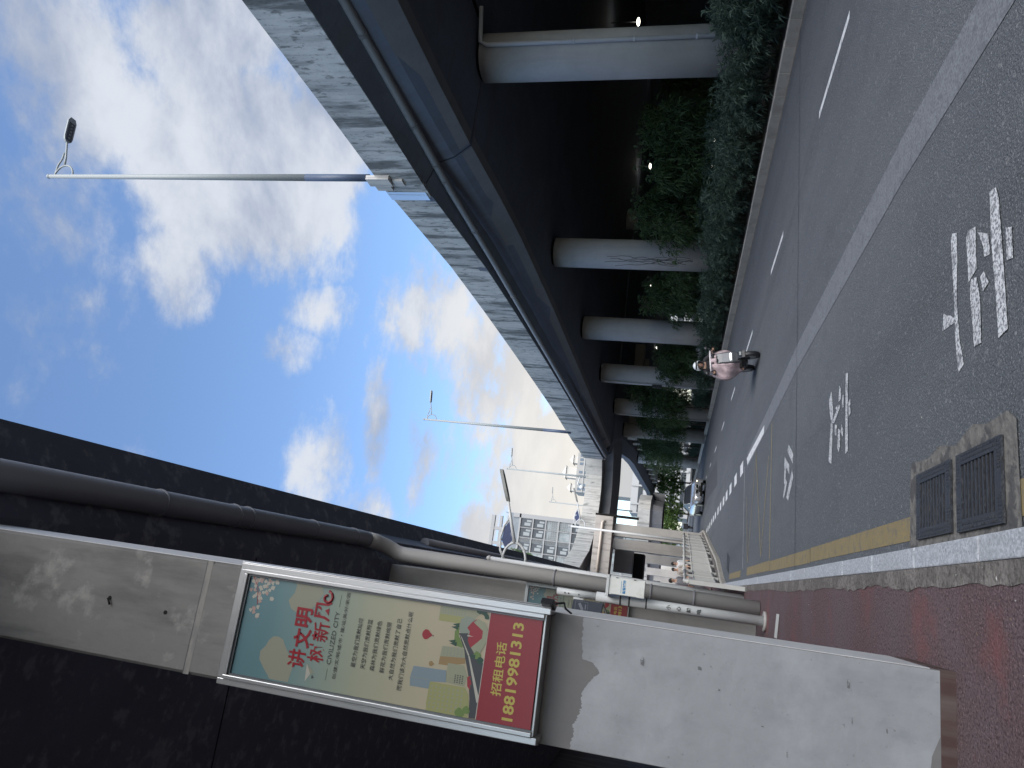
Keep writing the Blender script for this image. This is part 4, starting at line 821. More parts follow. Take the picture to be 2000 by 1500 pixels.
# ---------------------------------------------------------------- buildings
t = thing('apartment_building', 'tall grey-white apartment block with framed windows behind the ramp', 'building', (0, 170, 0))
Yb = 170; xr = 13.0; ztop = 41.0
MB().box((-14, Yb, 0), (xr, Yb + 18, ztop)).build('wall', bld_panel, t)
fr_ = MB(); random.seed(21); fl = 3.05
bays = [(xr - .9, xr - 3.1), (xr - 3.1, xr - 5.4), (xr - 6.4, xr - 8.6), (xr - 8.6, xr - 10.9), (xr - 11.9, xr - 14.1), (xr - 14.1, xr - 16.3), (xr - 17, xr - 19)]
lvx = [(xr - 5.4, xr - 6.4), (xr - 10.9, xr - 11.9), (xr - 16.3, xr - 17)]
z = ztop - 2.8; k = 0; WM = [glass_dark, glass_mid, bld_curtain, bld_frame]
while z > 6:
    z0 = z - fl
    for bi, (xa, xb) in enumerate(bays):
        typ = ((k // 2) * 5 + bi // 2 * 3 + (k * bi) % 2) % 7; w = MB()
        if typ in (0, 1, 3): w.box((xb + .12, Yb - .06, z0 + .12), (xa - .12, Yb - .02, z - .1), 0); w.box((xb + .5, Yb - .10, z0 + .6), (xa - 1.0, Yb - .07, z - 1.0), 2); w.box((xa - .8, Yb - .10, z0 + .4), (xa - .35, Yb - .07, z - 1.5), 2)
        elif typ in (2, 5):
            w.box((xb + .12, Yb - .06, z0 + .12), (xa - .12, Yb - .02, z - .1), 1)
            for q in range(6): w.box((xb + .12, Yb - .14, z0 + .2 + q * .48), (xa - .12, Yb - .08, z0 + .26 + q * .48), 3)
            for q in range(4): w.box((xb + .3 + q * .5, Yb - .15, z0 + .12), (xb + .35 + q * .5, Yb - .09, z - .1), 3)
        else: w.box((xb + .12, Yb - .06, z0 + .12), (xa - .12, Yb - .02, z - .1), 1); w.box(((xa + xb) / 2 - .04, Yb - .12, z0 + .12), ((xa + xb) / 2 + .04, Yb - .07, z - .1), 3); w.box((xb + .4, Yb - .10, z0 + .3), (xa - .4, Yb - .07, z0 + 1.0), 2)
        w.build('window', WM, t)
        fr_.box((xb - .08, Yb - .35, z0), (xb + .08, Yb, z))
    for xa, xb in lvx:
        lv = MB(); lv.box((xb + .05, Yb - .05, z0 + .3), (xa - .05, Yb - .02, z - .2), 1)
        for q in range(5): lv.box((xb + .1 + q * (xa - xb - .2) / 5, Yb - .2, z0 + .5), (xb + .1 + q * (xa - xb - .2) / 5 + .08, Yb - .06, z - .3), 0)
        lv.build('louvre', [alu_dark, bld_curtain], t)
    fr_.box((-14, Yb - .36, z0 - .14), (xr, Yb + .01, z0 + .14))
    z = z0; k += 1
fr_.box((xr - .9, Yb - .4, 0), (xr + .05, Yb + .02, ztop - 1)); fr_.box((-14, Yb - .4, ztop - 2.9), (xr, Yb + .02, ztop - 2.5))
fr_.build('facade_frame', bld_frame, t)
b = MB()      # open crown with square holes
for i in range(8):
    xa = xr - 1 - i * 3.4; b.box((xa - 3.4, Yb - .2, ztop), (xa - 2.6, Yb + .6, ztop + 4.0)); b.box((xa - 2.6, Yb - .2, ztop + 1.6), (xa, Yb + .6, ztop + 2.2))
b.box((-14, Yb - .3, ztop + 3.4), (xr - 1, Yb + .6, ztop + 4.2)); b.box((-14, Yb - .3, ztop - .2), (xr - .8, Yb + 1, ztop + .4)); b.build('roof_crown', bld_frame, t, recalc=True)
spm = mat('side_panel', (.30, .33, .37), .5)
for i in range(14):
    zz_ = 2 + i * 2.9
    for j in range(3): MB().box((xr + .02, Yb + .4 + j * 5.8, zz_), (xr + .12, Yb + 5.8 + j * 5.8, zz_ + 2.55)).build('side_panel', spm, t)
b = MB(); b.tube([(xr + .6, Yb + 4, 22.3), (xr + 1.0, Yb + 4, 22.3)], 1.9, 20); b.box((xr + .3, Yb + 2.5, 16.5), (xr + .9, Yb + 5.6, 20.2)); b.build('side_dish', bld_panel, t)

t = thing('tower_block', 'pale distant tower block with pitched roof turrets rising over the ramp', 'building', (57, 400, 0))
MB().box((46, 400, 0), (68, 418, 60)).build('wall', mat('tower_wall', (.32, .31, .295), .7), t)
tgl = mat('tower_glass', (.10, .13, .17), .3)
for i in range(11, 18):
    for j in range(9):
        x = 47 + j * 2.35; z = 4 + i * 3.1
        if j in (2, 5): continue
        MB().box((x, 399.8, z), (x + 1.4, 399.95, z + 1.9)).build('window', tgl, t)
    MB().box((46, 399.6, 3 + i * 3.1), (68, 399.95, 3.4 + i * 3.1)).build('balcony_band', bld_white, t)
for (x0, x1, zb_) in ((46.5, 50, 60), (53.5, 59.5, 60), (62, 66, 60)):
    h = 6 if x1 - x0 > 5 else 2.5; bb = MB(); bb.box((x0, 401, zb_ - .1), (x1, 407, zb_ + h)); bb.add([(x0 - .7, 400.3, zb_ + h), (x1 + .7, 400.3, zb_ + h), (x1 + .7, 408, zb_ + h), (x0 - .7, 408, zb_ + h), ((x0 + x1) / 2, 404, zb_ + h + 2.6)], [(0, 1, 4), (1, 2, 4), (2, 3, 4), (3, 0, 4), (3, 2, 1, 0)])
    bb.build('turret', mat('turret_wall', (.50, .47, .43), .7), t)
for nm, x0, x1, y, h, lab in (('residential_building', 85, 104, 300, 38, 'white residential block with striped balconies seen between the columns'), ('residential_building', 52, 66, 150, 17, 'white low block glimpsed between the third and fourth columns'), ('residential_building', 20, 52, 210, 16, 'long pale building far down the road beyond the trees'), ('residential_building', -30, 8, 230, 20, 'pale building at the far left end of the road')):
    t = thing(nm, lab, 'building', (x0, y, 0), 'white residential blocks beyond the viaducts')
    MB().box((x0, y, 0), (x1, y + 12, h)).build('wall', bld_white, t)
    zz_ = 1.2
    while zz_ < h - 1: MB().box((x0 + .3, y - .12, zz_), (x1 - .3, y - .02, zz_ + 1.25)).build('window_band', glass_dark, t); zz_ += 2.9
    xx = x0 + 2.4
    while xx < x1: MB().box((xx, y - .5, .5), (xx + .5, y, h)).build('pilaster', bld_white, t); xx += 5.2

# ---------------------------------------------------------------- planting
def leafmesh(name, n, rx, ry, z0, z1, L_, w, m, seed, bare=.0, clumps=0, droop=.3, core=0.0):
    rnd = random.Random(seed); b = MB(); vs = []; fs = []
    cl = []
    for _ in range(max(1, clumps)):
        a = rnd.uniform(0, 2 * pi); r = sqrt(rnd.random()); zc = rnd.uniform(z0 + .15 * (z1 - z0), z1 - .12 * (z1 - z0))
        u = (zc - z0) / (z1 - z0); sh = sin(pi * min(1, max(.08, u * .85 + .12))) ** .6
        cl.append((Vector((rx * .72 * r * cos(a) * sh, ry * .72 * r * sin(a) * sh, zc)), rnd.uniform(.5, 1)))
    for i in range(n // 7):
        c, s_ = rnd.choice(cl); rr = .42 * min(rx, ry) * s_
        dv = Vector((rnd.gauss(0, 1), rnd.gauss(0, 1), rnd.gauss(0, .8))); dv.normalize(); dv *= rr * rnd.uniform(.35, 1.05)
        p = c + dv; p.z = max(z0, p.z)
        out = (dv.normalized() + Vector((0, 0, .55)) + Vector((rnd.gauss(0, .3), rnd.gauss(0, .3), rnd.gauss(0, .3)))).normalized()
        for q in range(7):
            d = (out + Vector((rnd.gauss(0, .55), rnd.gauss(0, .55), rnd.gauss(0, .55)))).normalized()
            l = L_ * rnd.uniform(.6, 1.2); sd2 = d.cross(Vector((rnd.random() - .5, rnd.random() - .5, rnd.random()))).normalized() * w * rnd.uniform(.7, 1.2)
            m1 = p + d * l * .5; tip = p + d * l + Vector((0, 0, -droop * l)); o = len(vs)
            vs += [p, m1 + sd2, tip, m1 - sd2]; fs.append((o, o + 1, o + 2, o + 3))
    me = bpy.data.meshes.new(name); me.from_pydata([tuple(v) for v in vs], [], fs); me.materials.append(m)
    return me, cl
def plant(name, label, cat, loc, lm, stems, group, rot=0.0, sc=1.0, leafname='foliage'):
    t = thing(name, label, cat, loc, group); t.rotation_euler = (0, 0, rot); t.scale = (sc, sc, sc)
    o = bpy.data.objects.new(leafname, lm[0]); COL.objects.link(o); o.parent = t
    s_ = bpy.data.objects.new('trunk', stems); COL.objects.link(s_); s_.parent = t
    return t
def stems_mesh(cl, r, seed, base_spread=.1, trunk_top=None):
    rnd = random.Random(seed); b = MB()
    if trunk_top:
        b.tube([(0, 0, 0), (.03, .02, trunk_top * .5), (-.02, .03, trunk_top)], [r * 1.6, r * 1.3, r], 8)
        for c, _ in cl[:14]: b.tube([(-.02, .03, trunk_top * rnd.uniform(.6, 1)), c.lerp(Vector((0, 0, trunk_top)), .5) + Vector((0, 0, -.1)), c], [r * .6, r * .4, r * .2], 5)
    else:
        for c, _ in cl[:12]: b.tube([(rnd.uniform(-1, 1) * base_spread, rnd.uniform(-1, 1) * base_spread, 0), c * .5 + Vector((0, 0, .1)), c], [r, r * .8, r * .4], 5)
    me = bpy.data.meshes.new('stems'); me.from_pydata([tuple(v) for v in b.v], [], b.f); me.materials.append(bark); return me
shrubs = []
for k in range(3):
    lm = leafmesh('shrub_foliage', 4400, .95, .95, .05, 1.45, .20, .0125, leaf_blue, 31 + k, clumps=26); shrubs.append((lm, stems_mesh(lm[1], .012, k)))
words = ['beside the thick nearest column', 'with long drooping leaves', 'leaning over the kerb', 'with dense upright shoots', 'with sparse lower stems', 'in front of a small tree']
GS = 'narrow-leaved shrubs along the kerb'
y = 7.2; i = 0; random.seed(41); cnt = {}; ORD = ['first', 'second', 'third', 'fourth', 'fifth', 'sixth', 'seventh', 'eighth', 'ninth', 'tenth', 'eleventh', 'twelfth', 'thirteenth', 'fourteenth']
while y < 88:
    k = i % 3; r_ = random.Random(i * 7 + 1)
    near = 'on the near side of the thickest column' if y < 16 else ('past the thickest column' if y < 27.5 else ('past the vine-covered second column' if y < 36.5 else ('past the third column' if y < 45 else 'past the fourth column')))
    sc = r_.uniform(.76, 1.08); sc *= 1.2 if y < 15 else 1.0
    lx = xat(Rk, y) + 1.05 + r_.uniform(-.08, .22)
    cnt[near] = cnt.get(near, 0) + 1
    t = plant('shrub', ORD[cnt[near] - 1] + ' kerbside narrow-leaved shrub ' + near, 'shrub', (lx, y, .15), shrubs[k][0], shrubs[k][1], GS, r_.uniform(0, 6.28), sc)
    y += 1.15 if y < 30 else (1.6 if y < 46 else 3.4); i += 1
# taller shrubs one row further back
back = leafmesh('shrub_foliage', 5200, 1.2, 1.2, .1, 2.1, .17, .013, leaf_blue, 77, clumps=30); bst = stems_mesh(back[1], .014, 9)
for k, y in enumerate([6.5, 9.2, 12, 14.4, 19.2, 21.4, 23.8, 26, 30.6, 33, 39.2, 42, 48, 51, 56]):
    r_ = random.Random(k + 200)
    where = 'before the thickest column' if y < 16 else ('past the thickest column' if y < 28 else ('past the vine-covered second column' if y < 45 else 'past the fourth column'))
    cnt['b' + where] = cnt.get('b' + where, 0) + 1
    plant('shrub', ORD[cnt['b' + where] - 1] + ' taller dark shrub in the back row ' + where, 'shrub', (xat(Rk, y) + 2.5 + r_.uniform(-.2, .3), y, .15), back, bst, 'taller shrubs in the back row', r_.uniform(0, 6), r_.uniform(.75, 1.0) * (1.15 if y < 13 else .85))
# small trees
tm = []
for k, (n_, rx, z0, z1, cls) in enumerate([(8500, 1.6, 1.0, 4.1, 26), (8500, 1.8, .8, 4.1, 28), (9500, 2.0, 1.0, 6.0, 34)]):
    lm = leafmesh('tree_foliage', n_, rx, rx, z0, z1, .30, .022, leaf_green, 61 + k, clumps=cls, droop=.5); tm.append((lm, stems_mesh(lm[1], .04, 20 + k, trunk_top=z1 * .62)))
GT = 'small trees under the viaduct'
for (x, y, k, sc, lab) in [(14.2, 21.6, 0, 1.0, 'small leafy tree just past the thick nearest column'), (13.6, 25.2, 1, .95, 'small leafy tree right before the vine-covered column'), (13.5, 32.2, 1, .95, 'small leafy tree right behind the vine-covered column'), (13.9, 34.8, 0, 1.0, 'small tree hiding the foot of the third column'), (13.7, 41.0, 0, 1.0, 'small tree between the third and fourth columns'),
                          (13.6, 48.8, 2, .98, 'taller dark tree past the column with the cable tray'), (13.2, 53.5, 2, .9, 'dark tree hiding the fifth column'), (13.3, 58.5, 2, .95, 'dark tree in front of the sixth column'), (13.8, 65, 2, 1.0, 'dark tree between the last columns'), (14.4, 74, 2, 1.05, 'big dark tree near the far end of the bed'), (15.2, 88, 2, 1.1, 'green tree at the end of the bed by the oncoming car'), (13.6, 29.6, 0, .8, 'low leafy tree beside the foot of the vine-covered column'), (12.5, 50.6, 2, .85, 'dark tree leaning over the kerb past the fourth column'), (12.6, 56.2, 2, .9, 'dark tree over the kerb past the fifth column'), (12.9, 62.3, 2, .95, 'dark tree over the kerb past the sixth column'), (13.5, 70, 2, 1.0, 'dark tree crowding the kerb well past the sixth column'), (14.3, 80.5, 2, 1.05, 'dark tree in front of the distant last column'), (13.3, 43.0, 0, .95, 'low tree just before the column with the cable tray'), (15.5, 12.0, 1, .9, 'leafy tree on the near side of the thickest column'), (20.5, 14, 1, 1.1, 'dark tree deep in the shade beside the inner column'), (21, 31, 1, 1.1, 'dark tree deep in the shade seen between the first two columns')]:
    r_ = random.Random(int(x * 10 + y)); plant('small_tree', lab, 'tree', (x, y, .15), tm[k][0], tm[k][1], GT, r_.uniform(0, 6), sc)
# darker planting at the far side of the undercroft, reads as one mass
dk = leafmesh('far_foliage', 9000, 3.2, 3.2, .2, 6.4, .5, .07, leaf_green, 91, clumps=60, droop=.4); dst = stems_mesh(dk[1], .09, 5, trunk_top=3.5)
for k, (x, y, sc) in enumerate([(36, 26, .9), (37, 35, 1.0), (36, 45, .85), (38, 55, 1.0), (37, 64, .9), (38, 76, 1.0), (37, 88, .85), (36, 116, 1.0), (31, 128, 1.0)]):
    plant('broad_tree', ['broad dark tree at the open far side of the undercroft behind the nearest column', 'broad dark tree on the far side, just past the nearest column', 'broad dark tree on the far side under the two hanging lamps', 'broad dark tree on the far side before the vine-covered column', 'broad dark tree on the far side past the vine-covered column', 'broad dark tree on the far side near the third column', 'broad dark tree beside the striped white building', 'broad dark tree far beyond the fourth column', 'broad dark tree at the far end behind the bed'][k], 'tree', (x, y, 0), dk, dst, 'broad trees at the far side', k * 1.3, sc)
br_ = leafmesh('bright_foliage', 9000, 3.4, 3.4, .6, 8.2, .42, .07, leaf_bright, 97, clumps=60, droop=.3); brs = stems_mesh(br_[1], .1, 6, trunk_top=4)
for k, (x, y, sc, lab) in enumerate([(9.2, 128, 1.0, 'bright green tree standing at the end of the road'), (13.6, 134, 1.0, 'bright green tree behind the oncoming car'), (2.6, 136, .9, 'bright green tree beyond the square piers'), (20, 140, 1.1, 'green tree far off past the end of the shrub bed'), (-2.5, 108, .5, 'small green tree glimpsed past the farthest pier')]):
    plant('broad_tree', lab, 'tree', (x, y, 0), br_, brs, 'green trees at the end of the road', k * 1.1, sc)

b = MB(); b.box((43.5, -10, 0), (44, 52, 8.2)); b.box((43.5, 55, 0), (44, 108, 6.0)); b.box((43.5, 55, 5.99), (44, 122, 6.9)); tag(b.build('wall', left_deck_m), 'added dark wall blocking light at the far side of the space under the viaduct', 'wall')  # added to darken the open far side of the undercroft
# lamps lit under the viaduct, far side
lm_ = mat('lit_lamp', (.9, .9, .8), .4, emit=(1, .95, .8), es=7)
for k, (x, y, z) in enumerate([(33, 54.4, 8.0 - 1.0), (33, 53.1, 6.05), (31, 34.9, 5.94), (33, 77.6, 6.75), (33, 99.6, 6.7)]):
    t = thing('hanging_lamp', ['lit lamp hanging highest under the viaduct soffit between the first two columns', 'lit lamp hanging just above the small tree past the nearest column', 'lit lamp glowing above the drainpipe of the nearest column', 'lit lamp between the second and third columns', 'lit lamp between the third and fourth columns'][k], 'lamp', (x, y, z), 'lit lamps hanging under the viaduct')
    MB().ball((x, y, z), .19, sc=(1.2, 1.2, .45)).build('bulb', lm_, t); MB().tube([(x, y, z + .08), (x, y, zbox(min(y, 54)) if y < 54 else 6.9 if z < 6.9 else 7.2)], .03, 6).build('stem', dark_plastic, t)
for k, (x, y) in enumerate([(33, 46.9), (34, 52.0)]):
    t = thing('parked_car', ['car with a lit headlamp far under the viaduct, nearer of the two', 'car with a lit headlamp far under the viaduct, farther of the two'][k], 'car', (x, y, .17), 'cars beyond the shrubs')
    prof = [(-2.1, .35), (-2.1, .85), (-1.2, 1.0), (-.5, 1.42), (1.1, 1.42), (1.8, 1.0), (2.1, .9), (2.1, .35)]
    MB().loft([[(x + a, y - .85, .17 + z) for a, z in prof], [(x + a, y + .85, .17 + z) for a, z in prof]], 0, False).build('body', mat('dim_car', (.05, .055, .06), .3), t, recalc=True)
    MB().ball((x - 2.05, y - .6, 1.0 + .17), .16).build('headlight', lm_, t)
    w_ = MB(); [w_.tube([(x + a, y - .88, .5), (x + a, y - .68, .5)], .32, 14) for a in (-1.3, 1.3)]; w_.build('wheel', dark_plastic, t)

# ---------------------------------------------------------------- oncoming saloon car
def saloon(cx, cy, yaw, label):
    t = thing('saloon_car', label, 'car', (cx, cy, 0)); t['_w'] = (0, 0, 0); t.rotation_euler = (0, 0, yaw)
    paint = mat('silver_paint', (.42, .43, .45), .25, metal=.5, coat=.6)
    def ring(y, hw, zb, zs, zt, tw):     # cross-section at y: half width, sill z, shoulder z, top z, top half width
        return [(-hw * .96, y, zb), (-hw, y, (zb + zs) / 2), (-hw * .985, y, zs), (-tw, y, zt), (-tw * .5, y, zt + .015), (tw * .5, y, zt + .015), (tw, y, zt), (hw * .985, y, zs), (hw, y, (zb + zs) / 2), (hw * .96, y, zb)]
    # local: front at -y
    B = MB(); B.loft([ring(-2.38, .62, .30, .55, .62, .50), ring(-2.30, .80, .22, .60, .70, .62), ring(-2.1, .88, .20, .66, .76, .70), ring(-1.5, .915, .20, .78, .90, .74), ring(-.95, .92, .20, .88, .98, .76), ring(.9, .92, .20, .92, 1.0, .76), ring(1.6, .91, .22, .92, 1.02, .76), ring(2.2, .86, .26, .90, .98, .70), ring(2.36, .72, .34, .80, .88, .60)], 0, True)
    body = B.build('body', paint, t, recalc=True)
    c = MB(); c.loft([[(-.74, -.95, .97), (.74, -.95, .97), (.70, -.94, .99), (-.70, -.94, .99)], [(-.68, -.45, 1.25), (.68, -.45, 1.25), (.62, -.42, 1.27), (-.62, -.42, 1.27)], [(-.60, -.05, 1.40), (.60, -.05, 1.40), (.55, 0, 1.42), (-.55, 0, 1.42)]], 0, False)
    c.add([(-.76, -.95, .97), (-.60, -.05, 1.40), (-.60, .9, 1.40), (-.74, 1.6, .99)], [(0, 1, 2, 3)]); c.add([(.76, -.95, .97), (.60, -.05, 1.40), (.60, .9, 1.40), (.74, 1.6, .99)], [(3, 2, 1, 0)])
    c.add([(-.60, .9, 1.40), (.60, .9, 1.40), (.72, 1.62, .99), (-.72, 1.62, .99)], [(0, 1, 2, 3)]); c.build('windscreen', glass_dark, t, recalc=True)
    r = MB(); r.loft([[(-.615, -.08, 1.405), (-.35, -.10, 1.445), (.35, -.10, 1.445), (.615, -.08, 1.405)], [(-.63, .4, 1.42), (-.35, .4, 1.47), (.35, .4, 1.47), (.63, .4, 1.42)], [(-.61, .95, 1.40), (-.35, .98, 1.44), (.35, .98, 1.44), (.61, .95, 1.40)]], 0, True, caps=False, closed=False)
    for s_ in (-1, 1): r.tube([(s_ * .76, -.97, .97), (s_ * .615, -.06, 1.40), (s_ * .61, .92, 1.40), (s_ * .74, 1.6, 1.0)], .035, 6)
    r.build('roof', paint, t)
    g = MB()
    for s_ in (-1, 1):
        g.loft([[(s_ * .04, -2.40, .50), (s_ * .32, -2.38, .52), (s_ * .33, -2.38, .64), (s_ * .06, -2.40, .66)], [(s_ * .04, -2.2, .50), (s_ * .32, -2.2, .52), (s_ * .33, -2.2, .64), (s_ * .06, -2.2, .66)]], 0, False)
    g.build('grille', pit, t, recalc=True)
    ch = MB()
    for s_ in (-1, 1): ch.tube([(s_ * .03, -2.41, .49), (s_ * .34, -2.39, .51), (s_ * .35, -2.39, .66), (s_ * .05, -2.41, .68), (s_ * .03, -2.41, .49)], .015, 5)
    ch.build('grille_surround', alu, t)
    MB().box((-.5, -2.40, .20), (.5, -2.3, .36)).build('air_intake', pit, t)
    MB().box((-.22, -2.425, .37), (.22, -2.405, .47)).build('number_plate', dark_plastic, t)
    for s_ in (-1, 1):
        h = MB(); h.ball((s_ * .62, -2.20, .62), .16, sc=(1.3, .8, .55)); hl_ = h.build('headlight', mat('headlight_glass', (.5, .5, .5), .1, spec=.8), t)
        l = MB(); l.ball((s_ * .60, -2.33, .62), .05); l.build('bulb', mat('headlight_glow', (1, .9, .7), .3, emit=(1, .85, .6), es=3 if s_ > 0 else 6), hl_)
        m_ = MB(); m_.ball((s_ * 1.0, -.72, 1.0), .11, sc=(1, .6, .7)); m_.build('wing_mirror', paint, t)
        for yy in (-1.42, 1.42):
            w = MB(); w.tube([(s_ * .70, yy, .32), (s_ * .925, yy, .32)], .32, 20); wh = w.build('wheel', dark_plastic, t); q = MB(); q.tube([(s_ * .90, yy, .32), (s_ * .93, yy, .32)], .2, 14); q.build('rim', alu, wh)
    return t
saloon(6.95, 55.8, radians(8), 'silver-grey saloon car with a twin grille driving towards the camera')

# ---------------------------------------------------------------- people
def skinned(name, joints, edges, m, parent, sub=2):
    names = list(joints); me = bpy.data.meshes.new(name)
    me.from_pydata([joints[n][0] for n in names], [(names.index(a), names.index(b)) for a, b in edges] and [(names.index(a), names.index(b)) for a, b in edges], [])
    o = bpy.data.objects.new(name, me); COL.objects.link(o)
    sk = o.modifiers.new('skin', 'SKIN'); lay = me.skin_vertices[0].data
    for i, n_ in enumerate(names):
        r = joints[n_][1]; lay[i].radius = (r, r) if not isinstance(r, tuple) else r
    lay[0].use_root = True
    ss = o.modifiers.new('sub', 'SUBSURF'); ss.levels = sub; ss.render_levels = sub
    dg = bpy.context.evaluated_depsgraph_get(); dg.update(); nm = bpy.data.meshes.new_from_object(o.evaluated_get(dg)); bpy.data.objects.remove(o)
    for p in nm.polygons: p.use_smooth = True
    nm.materials.clear(); nm.materials.append(m); nm.name = name
    o = bpy.data.objects.new(name, nm); COL.objects.link(o)
    if parent is not None: o.parent = parent; o['_w'] = parent.get('_w', (0, 0, 0))
    return o
skin_c = mat('skin', (.42, .26, .19), .6); hair_c = mat('hair', (.012, .011, .011), .6)
def face_parts(t, c, f, s=1.0):
    """eyes, brows, nose, mouth on the head at c looking along -y*f"""
    e = MB()
    for sx_ in (-1, 1): e.ball((c[0] + sx_ * .031 * s, c[1] - .083 * s, c[2] + .005 * s), .011 * s, sc=(1.3, .6, .6)); e.box((c[0] + sx_ * .031 * s - .02 * s, c[1] - .096 * s, c[2] + .024 * s), (c[0] + sx_ * .031 * s + .02 * s, c[1] - .085 * s, c[2] + .030 * s))
    e.build('eyes', hair_c, t)
    mo = MB(); mo.ball((c[0], c[1] - .082 * s, c[2] - .052 * s), .022 * s, sc=(1.1, .5, .32)); mo.build('mouth', mat('lips', (.35, .10, .09), .5), t)
def walker(x, y, z, yaw, label, top, bottom, stride=.2, bag=None, s=1.0):
    t = thing('person', label, 'person', (x, y, z)); t['_w'] = (0, 0, 0); t.rotation_euler = (0, 0, yaw); t.scale = (s, s, s)
    J = {'pel': ((0, 0, .92), (.15, .11)), 'wa': ((0, 0, 1.05), (.125, .09)), 'ch': ((0, 0, 1.28), (.155, .10)), 'nb': ((0, 0, 1.43), .06), 'nk': ((0, -.01, 1.50), .048), 'hd': ((0, -.02, 1.59), (.078, .09)), 'ht': ((0, -.02, 1.67), (.070, .085)),
         'shl': ((.17, 0, 1.40), .055), 'ell': ((.23, .04, 1.14), .042), 'wrl': ((.24, -.06, .92), .028), 'hal': ((.24, -.09, .85), .030), 'shr': ((-.17, 0, 1.40), .055), 'elr': ((-.23, .02, 1.14), .042), 'wrr': ((-.23, -.10, .93), .028), 'har': ((-.23, -.13, .86), .030),
         'hil': ((.09, 0, .86), .095), 'knl': ((.10, -stride * .5, .50), .062), 'anl': ((.10, -stride * .3, .09), .04), 'tol': ((.10, -stride * .3 - .14, .04), .035), 'hir': ((-.09, 0, .86), .095), 'knr': ((-.10, stride * .1, .48), .062), 'anr': ((-.10, stride, .11), .04), 'tor': ((-.10, stride - .13, .045), .035)}
    E_ = [('pel', 'wa'), ('wa', 'ch'), ('ch', 'nb'), ('nb', 'nk'), ('nk', 'hd'), ('hd', 'ht'), ('nb', 'shl'), ('shl', 'ell'), ('ell', 'wrl'), ('wrl', 'hal'), ('nb', 'shr'), ('shr', 'elr'), ('elr', 'wrr'), ('wrr', 'har'), ('pel', 'hil'), ('hil', 'knl'), ('knl', 'anl'), ('anl', 'tol'), ('pel', 'hir'), ('hir', 'knr'), ('knr', 'anr'), ('anr', 'tor')]
    skinned('body', J, E_, skin_c, t)
    K = {k: (v[0], tuple(q * 1.14 for q in v[1]) if isinstance(v[1], tuple) else v[1] * 1.2) for k, v in J.items()}
    K['nb'] = (K['nb'][0], .055)
    K = {k: (v[0], tuple(q * 1.1 for q in v[1]) if isinstance(v[1], tuple) else v[1] * 1.1) for k, v in K.items()}
    skinned('shirt', {k: K[k] for k in ('pel', 'wa', 'ch', 'nb', 'shl', 'ell', 'shr', 'elr')}, [e for e in E_ if all(q in ('pel', 'wa', 'ch', 'nb', 'shl', 'ell', 'shr', 'elr') for q in e)], top, t)
    skinned('trousers', {k: K[k] for k in ('pel', 'hil', 'knl', 'anl', 'hir', 'knr', 'anr')}, [e for e in E_ if all(q in ('pel', 'hil', 'knl', 'anl', 'hir', 'knr', 'anr') for q in e)], bottom, t)
    h = MB(); h.ball((0, .005, 1.655), .105, sc=(.9, 1, .95)); h.build('hair', hair_c, t)
    face_parts(t, (0, -.02, 1.61), 1)
    for s_ in (-1, 1):
        sh = MB(); a = J['anl' if s_ > 0 else 'anr'][0]; sh.ball((a[0], a[1] - .06, .045), .07, sc=(.65, 1.7, .6)); sh.build('shoe', hair_c, t)
    # fingers
    for s_, hk in ((1, 'hal'), (-1, 'har')):
        hp = J[hk][0]; f_ = MB()
        for q in range(4): f_.tube([(hp[0] + s_ * .002, hp[1] + (q - 1.5) * .017, hp[2] - .02), (hp[0] - s_ * .006, hp[1] + (q - 1.5) * .018, hp[2] - .07 - (.008 if q in (1, 2) else 0)), (hp[0] - s_ * .02, hp[1] + (q - 1.5) * .017, hp[2] - .095 - (.01 if q in (1, 2) else 0))], [.009, .008, .006], 6)
        f_.tube([(hp[0] - s_ * .012, hp[1] - .03, hp[2] + .01), (hp[0] - s_ * .025, hp[1] - .048, hp[2] - .03)], [.010, .007], 6); f_.build('fingers', skin_c, t)
    return t
cl_w = mat('white_cloth', (.55, .55, .56), .8); cl_b = mat('black_cloth', (.02, .02, .024), .8); cl_g = mat('grey_cloth', (.15, .15, .165), .8); cl_t = mat('pale_cloth', (.40, .36, .33), .8)
walker(1.32, 37.2, .13, radians(20), 'pedestrian in white top behind the railing, closer to the square piers', cl_w, cl_b, s=.98)
walker(1.02, 36.0, .13, radians(-10), 'pedestrian in patterned pale top walking beside the one in white', cl_t, cl_b, s=.95)
walker(.42, 30.5, .13, radians(30), 'pedestrian in grey at the railing corner, head bent forward', cl_g, cl_g, s=.97)

